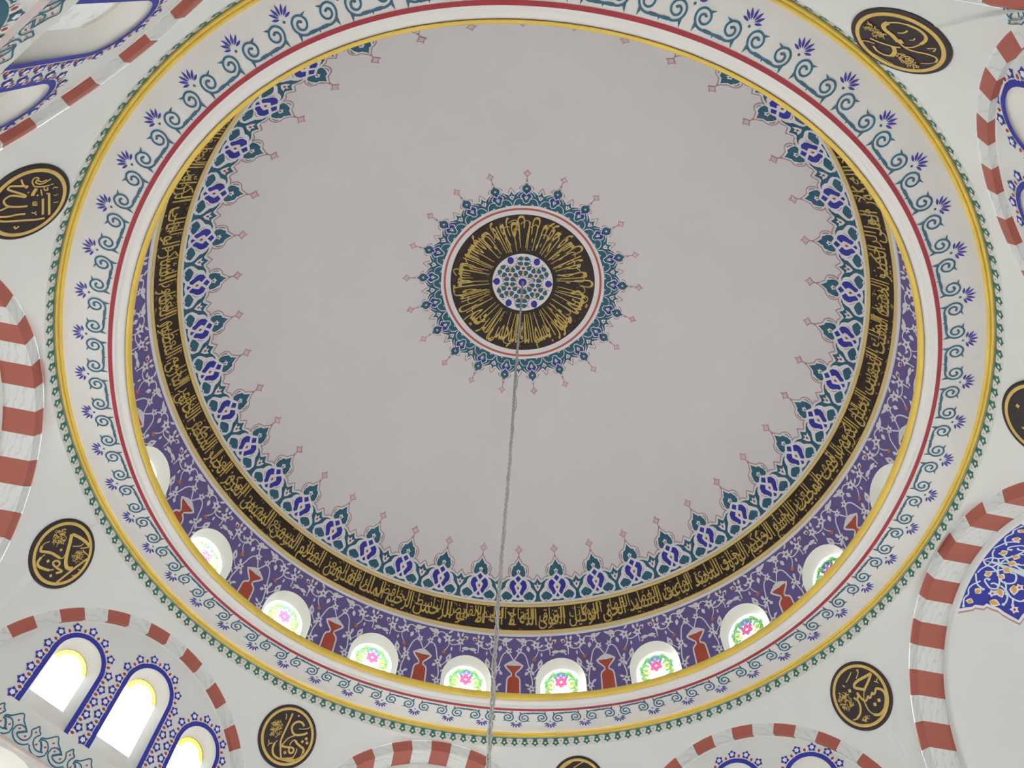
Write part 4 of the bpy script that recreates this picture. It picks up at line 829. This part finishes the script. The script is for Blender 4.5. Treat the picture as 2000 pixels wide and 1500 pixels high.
# ================================================================== THINGS
# ---- calligraphy medallions on the spandrels
MINFO = {'M1': ('round black medallion with gilt lettering at the left edge, beside the upper left arch', 'M1'), 'M2': ('round black medallion above the lower left windows, left of the cornice', 'M2'), 'M3': ('round black medallion at the bottom left, between lower left windows and bottom arch', 'M3'),
         'M5': ('round black medallion at the lower right, left of the thick striped arch', 'M5'), 'M7': ('black medallion in the top right corner area, seen as a slanted oval', 'M7'), 'M4': ('black medallion cut by the bottom frame edge, right of the bottom arch', 'M4'), 'M6': ('black medallion cut by the right frame edge', 'M6')}
MED['M4'] = {'az': 77.4, 'z': 8.16, 'tilt': 16.0, 'R': 0.545, 'st': [(0.03, [(-0.5, 0.62), (-0.28, 0.74), (-0.08, 0.84)]), (0.03, [(-0.12, 0.6), (0.12, 0.72), (0.26, 0.78)])], 'dots': [(0.3, 0.3, 0.09)], 'cl': [(-0.5, -0.1, 0.2, 0.25)], 'txt': ('عمر', -0.62, -0.35, 1.25, 1.1)}
MED['M6'] = {'az': -12.9, 'z': 8.3, 'tilt': 16.0, 'R': 0.545, 'st': [(0.05, [(-0.3, -0.72), (-0.1, -0.6), (0.1, -0.62)]), (0.03, [(-0.45, -0.5), (-0.3, -0.62), (-0.2, -0.45)])], 'dots': [(0.1, 0.55, 0.1)], 'cl': [(0.5, -0.35, 0.22, 0.26)], 'txt': ('حسن', -0.6, -0.2, 1.15, 1.1)}
SEAT = {'M1' : (-147.40, 8.267, 0.548), 'M2' : (166.52, 8.143, 0.533), 'M3' : (123.29, 8.167, 0.544), 'M5' : (32.48, 8.064, 0.542), 'M7' : (-58.23, 8.332, 0.534), 'M4' : (77.35, 8.119, 0.542), 'M6' : (-13.35, 8.225, 0.540), }     # azimuth, height, radius
for q, (a_, z_, r_) in SEAT.items(): MED[q].update(az=a_, z=z_, R=r_)
def scribble(P, cx, cy, rx, ry, rnd):
    n = int(34 * (rx * ry / 0.03) ** 0.6); n = max(10, min(60, n))
    for i in range(n):
        a = rnd.uniform(0, 2 * pi); q = sqrt(rnd.random()) * 0.9; x, y = cx + rx * q * cos(a), cy + ry * q * sin(a); b = rnd.uniform(0, 2 * pi); l = rnd.uniform(0.04, 0.09); c = rnd.choice((-1, 1)) * rnd.uniform(0.3, 1.0)
        pts = [(x + l * t * cos(b + c * t), y + l * t * sin(b + c * t)) for t in (-1, -0.4, 0.2, 0.8)]
        P.stroke(pts, 0.017, 'medal_gold', 1, n=2)
for key, m in MED.items():
    a = radians(m['az']); z = m['z']; e = radians(m['tilt']); R = m['R']
    n = Vector((cos(a) * cos(e), sin(a) * cos(e), sin(e))); up = Vector((-cos(a) * sin(e), -sin(a) * sin(e), cos(e))); rt = n.cross(up)
    rr = sqrt(PS ** 2 - (z - PH) ** 2); c = Vector((rr * cos(a), rr * sin(a), z + ZO)) 
    for _ in range(3):                               # lay the board on the spandrel: mean plane of its rim
        ring = []
        for i in range(24):
            t = 2 * pi * i / 24; q = c + (rt * cos(t) + up * sin(t)) * R; aa = atan2(q.y, q.x); pr_ = pend_R(aa, q.z - ZO); ring.append(Vector((pr_ * cos(aa), pr_ * sin(aa), q.z)))
        c = sum(ring, Vector()) / 24; nw = Vector()
        for i in range(24): nw += (ring[i] - c).cross(ring[(i + 1) % 24] - c)
        nw.normalize(); n = nw if nw.dot(n) > 0 else -nw; up = (up - n * up.dot(n)).normalized(); rt = n.cross(up)
    c = c - n * 0.014
    root = empty('calligraphy_medallion'); root.matrix_world = Matrix(((rt.x, n.x, up.x, c.x), (rt.y, n.y, up.y, c.y), (rt.z, n.z, up.z, c.z), (0, 0, 0, 1)))
    tag(root, MINFO[key][0], 'medallion', 'calligraphy medallions on the spandrels')
    # local: x right, y into the wall, z up
    V = [(0, -0.012, 0)]; F = []; nn = 56
    for i in range(nn):
        t = 2 * pi * i / nn
        V += [(r * cos(t), y, r * sin(t)) for r, y in ((R * 0.97, -0.012), (R, -0.004), (R, 0.02))]
    for i in range(nn):
        j = (i + 1) % nn; F.append((0, 1 + 3 * j, 1 + 3 * i))
        for q in (0, 1): F.append((1 + 3 * i + q, 1 + 3 * j + q, 2 + 3 * j + q, 2 + 3 * i + q))
    mesh_obj('board', V, F, 'medal_black', root, smooth=False)
    V = []; F = []
    for i in range(nn):
        t = 2 * pi * i / nn; V += [(r * R * cos(t), y, r * R * sin(t)) for r, y in ((0.905, -0.012), (0.89, -0.02), (0.83, -0.02), (0.815, -0.012))]
    for i in range(nn):
        j = (i + 1) % nn
        for q in range(3): F.append((4 * i + q, 4 * j + q, 4 * j + q + 1, 4 * i + q + 1))
    mesh_obj('gilt_ring', V, F, 'medal_gold', root)
    P = Pat(); rnd = random.Random(key)
    for w, pts in m['st']: P.stroke(pts, w * 1.05, 'medal_gold', 0, n=5)
    for x, y, s in m['dots']: P.poly([(x + s * 0.62 * cos(t + 0.5), y + s * 0.62 * sin(t + 0.5)) for t in (0, pi / 2, pi, 3 * pi / 2)], 'medal_gold', 1)
    for cl in m['cl']: scribble(P, *cl, rnd)
    if 'txt' in m:
        s, x0, y0, ww, hh = m['txt']; T = text_mesh(s, 3); Q = Pat(); add_text(Q, T, lambda x, y: (x0 + x * ww / T[2], y0 + y * hh), 'medal_gold', 0); Q.build('name_lettering', lambda u, v, h: (u * R, -0.012 - h, v * R), root, h0=0.004)
    P.build('lettering', lambda u, v, h: (u * R, -0.012 - h, v * R), root, h0=0.004)

# ---- chandelier chain hanging from the centre of the dome
ch = empty('chandelier_chain'); ch.location = (0, 0, DH + DS + ZO)
tag(ch, 'long silvery chain with a cable hanging from the centre of the dome', 'chain')
APEX = DH + DS
def chain_x(z):                  # slight lean and waver
    t = (APEX - z) / 12.4
    return -0.165 * t + 0.012 * sin(t * 14) * t, 0.02 * sin(t * 9)
def torus_link(L, W, r, n=12, m=5):
    V = []; F = []; path = []
    for i in range(n):
        a = 2 * pi * i / n; path.append(Vector((W / 2 * cos(a), 0, (L / 2 - W / 2) * (1 if sin(a) >= 0 else -1) * min(1, abs(sin(a)) * 3) + W / 2 * sin(a))))
    for i in range(n):
        t = (path[(i + 1) % n] - path[i - 1]).normalized(); b = Vector((0, 1, 0)); nn = t.cross(b)
        for j in range(m):
            q = 2 * pi * j / m; V.append(path[i] + nn * r * cos(q) + b * r * sin(q))
    for i in range(n):
        for j in range(m): F.append((i * m + j, ((i + 1) % n) * m + j, ((i + 1) % n) * m + (j + 1) % m, i * m + (j + 1) % m))
    me = bpy.data.meshes.new('link'); me.from_pydata(V, [], F); me.update(); me.materials.append(MATS['chain_metal']); me.polygons.foreach_set('use_smooth', [True] * len(me.polygons)); return me
LK = torus_link(0.085, 0.040, 0.0085); z = APEX - 0.36; i = 0
while z > 3.35 and i < 290:
    x, y = chain_x(z); o = link(bpy.data.objects.new('link', LK), ch); o.location = (x, y, z - APEX); o.rotation_euler = (0, 0, (pi / 2) * (i % 2) + 0.5); z -= 0.060; i += 1
def tube(name, pts, r, mat, parent, m=6):
    V = []; F = []; n = len(pts)
    for i, p in enumerate(pts):
        t = (Vector(pts[min(n - 1, i + 1)]) - Vector(pts[max(0, i - 1)])).normalized(); b = t.cross(Vector((0, 1, 0.01))).normalized(); c = t.cross(b)
        for j in range(m): V.append(Vector(p) + b * r * cos(2 * pi * j / m) + c * r * sin(2 * pi * j / m))
    for i in range(n - 1):
        for j in range(m): F.append((i * m + j, i * m + (j + 1) % m, (i + 1) * m + (j + 1) % m, (i + 1) * m + j))
    return mesh_obj(name, V, F, mat, parent)
pts = []
for i in range(160):
    z = APEX - 0.06 - i * (12.9 / 159); x, y = chain_x(z); t = i / 159
    pts.append((x + 0.024 * cos(i * 0.62) + 0.03 * math.exp(-((t - 0.42) / 0.06) ** 2), y + 0.024 * sin(i * 0.62), z - APEX))
tube('cable', pts, 0.009, 'wire_grey', ch)
# hook plate and hanger rod at the dome
V = []; F = []
prf = [(0.0, 0.0), (0.034, -0.005), (0.034, -0.03), (0.024, -0.06), (0.022, -0.10), (0.022, -0.30), (0.03, -0.33), (0.0, -0.36)]
nn = 16
for i in range(nn):
    t = 2 * pi * i / nn; V += [(r * cos(t), r * sin(t), zz) for r, zz in prf]
for i in range(nn):
    for q in range(len(prf) - 1): F.append((i * len(prf) + q, ((i + 1) % nn) * len(prf) + q, ((i + 1) % nn) * len(prf) + q + 1, i * len(prf) + q + 1))
mesh_obj('ceiling_hook', V, F, 'chain_metal', ch)
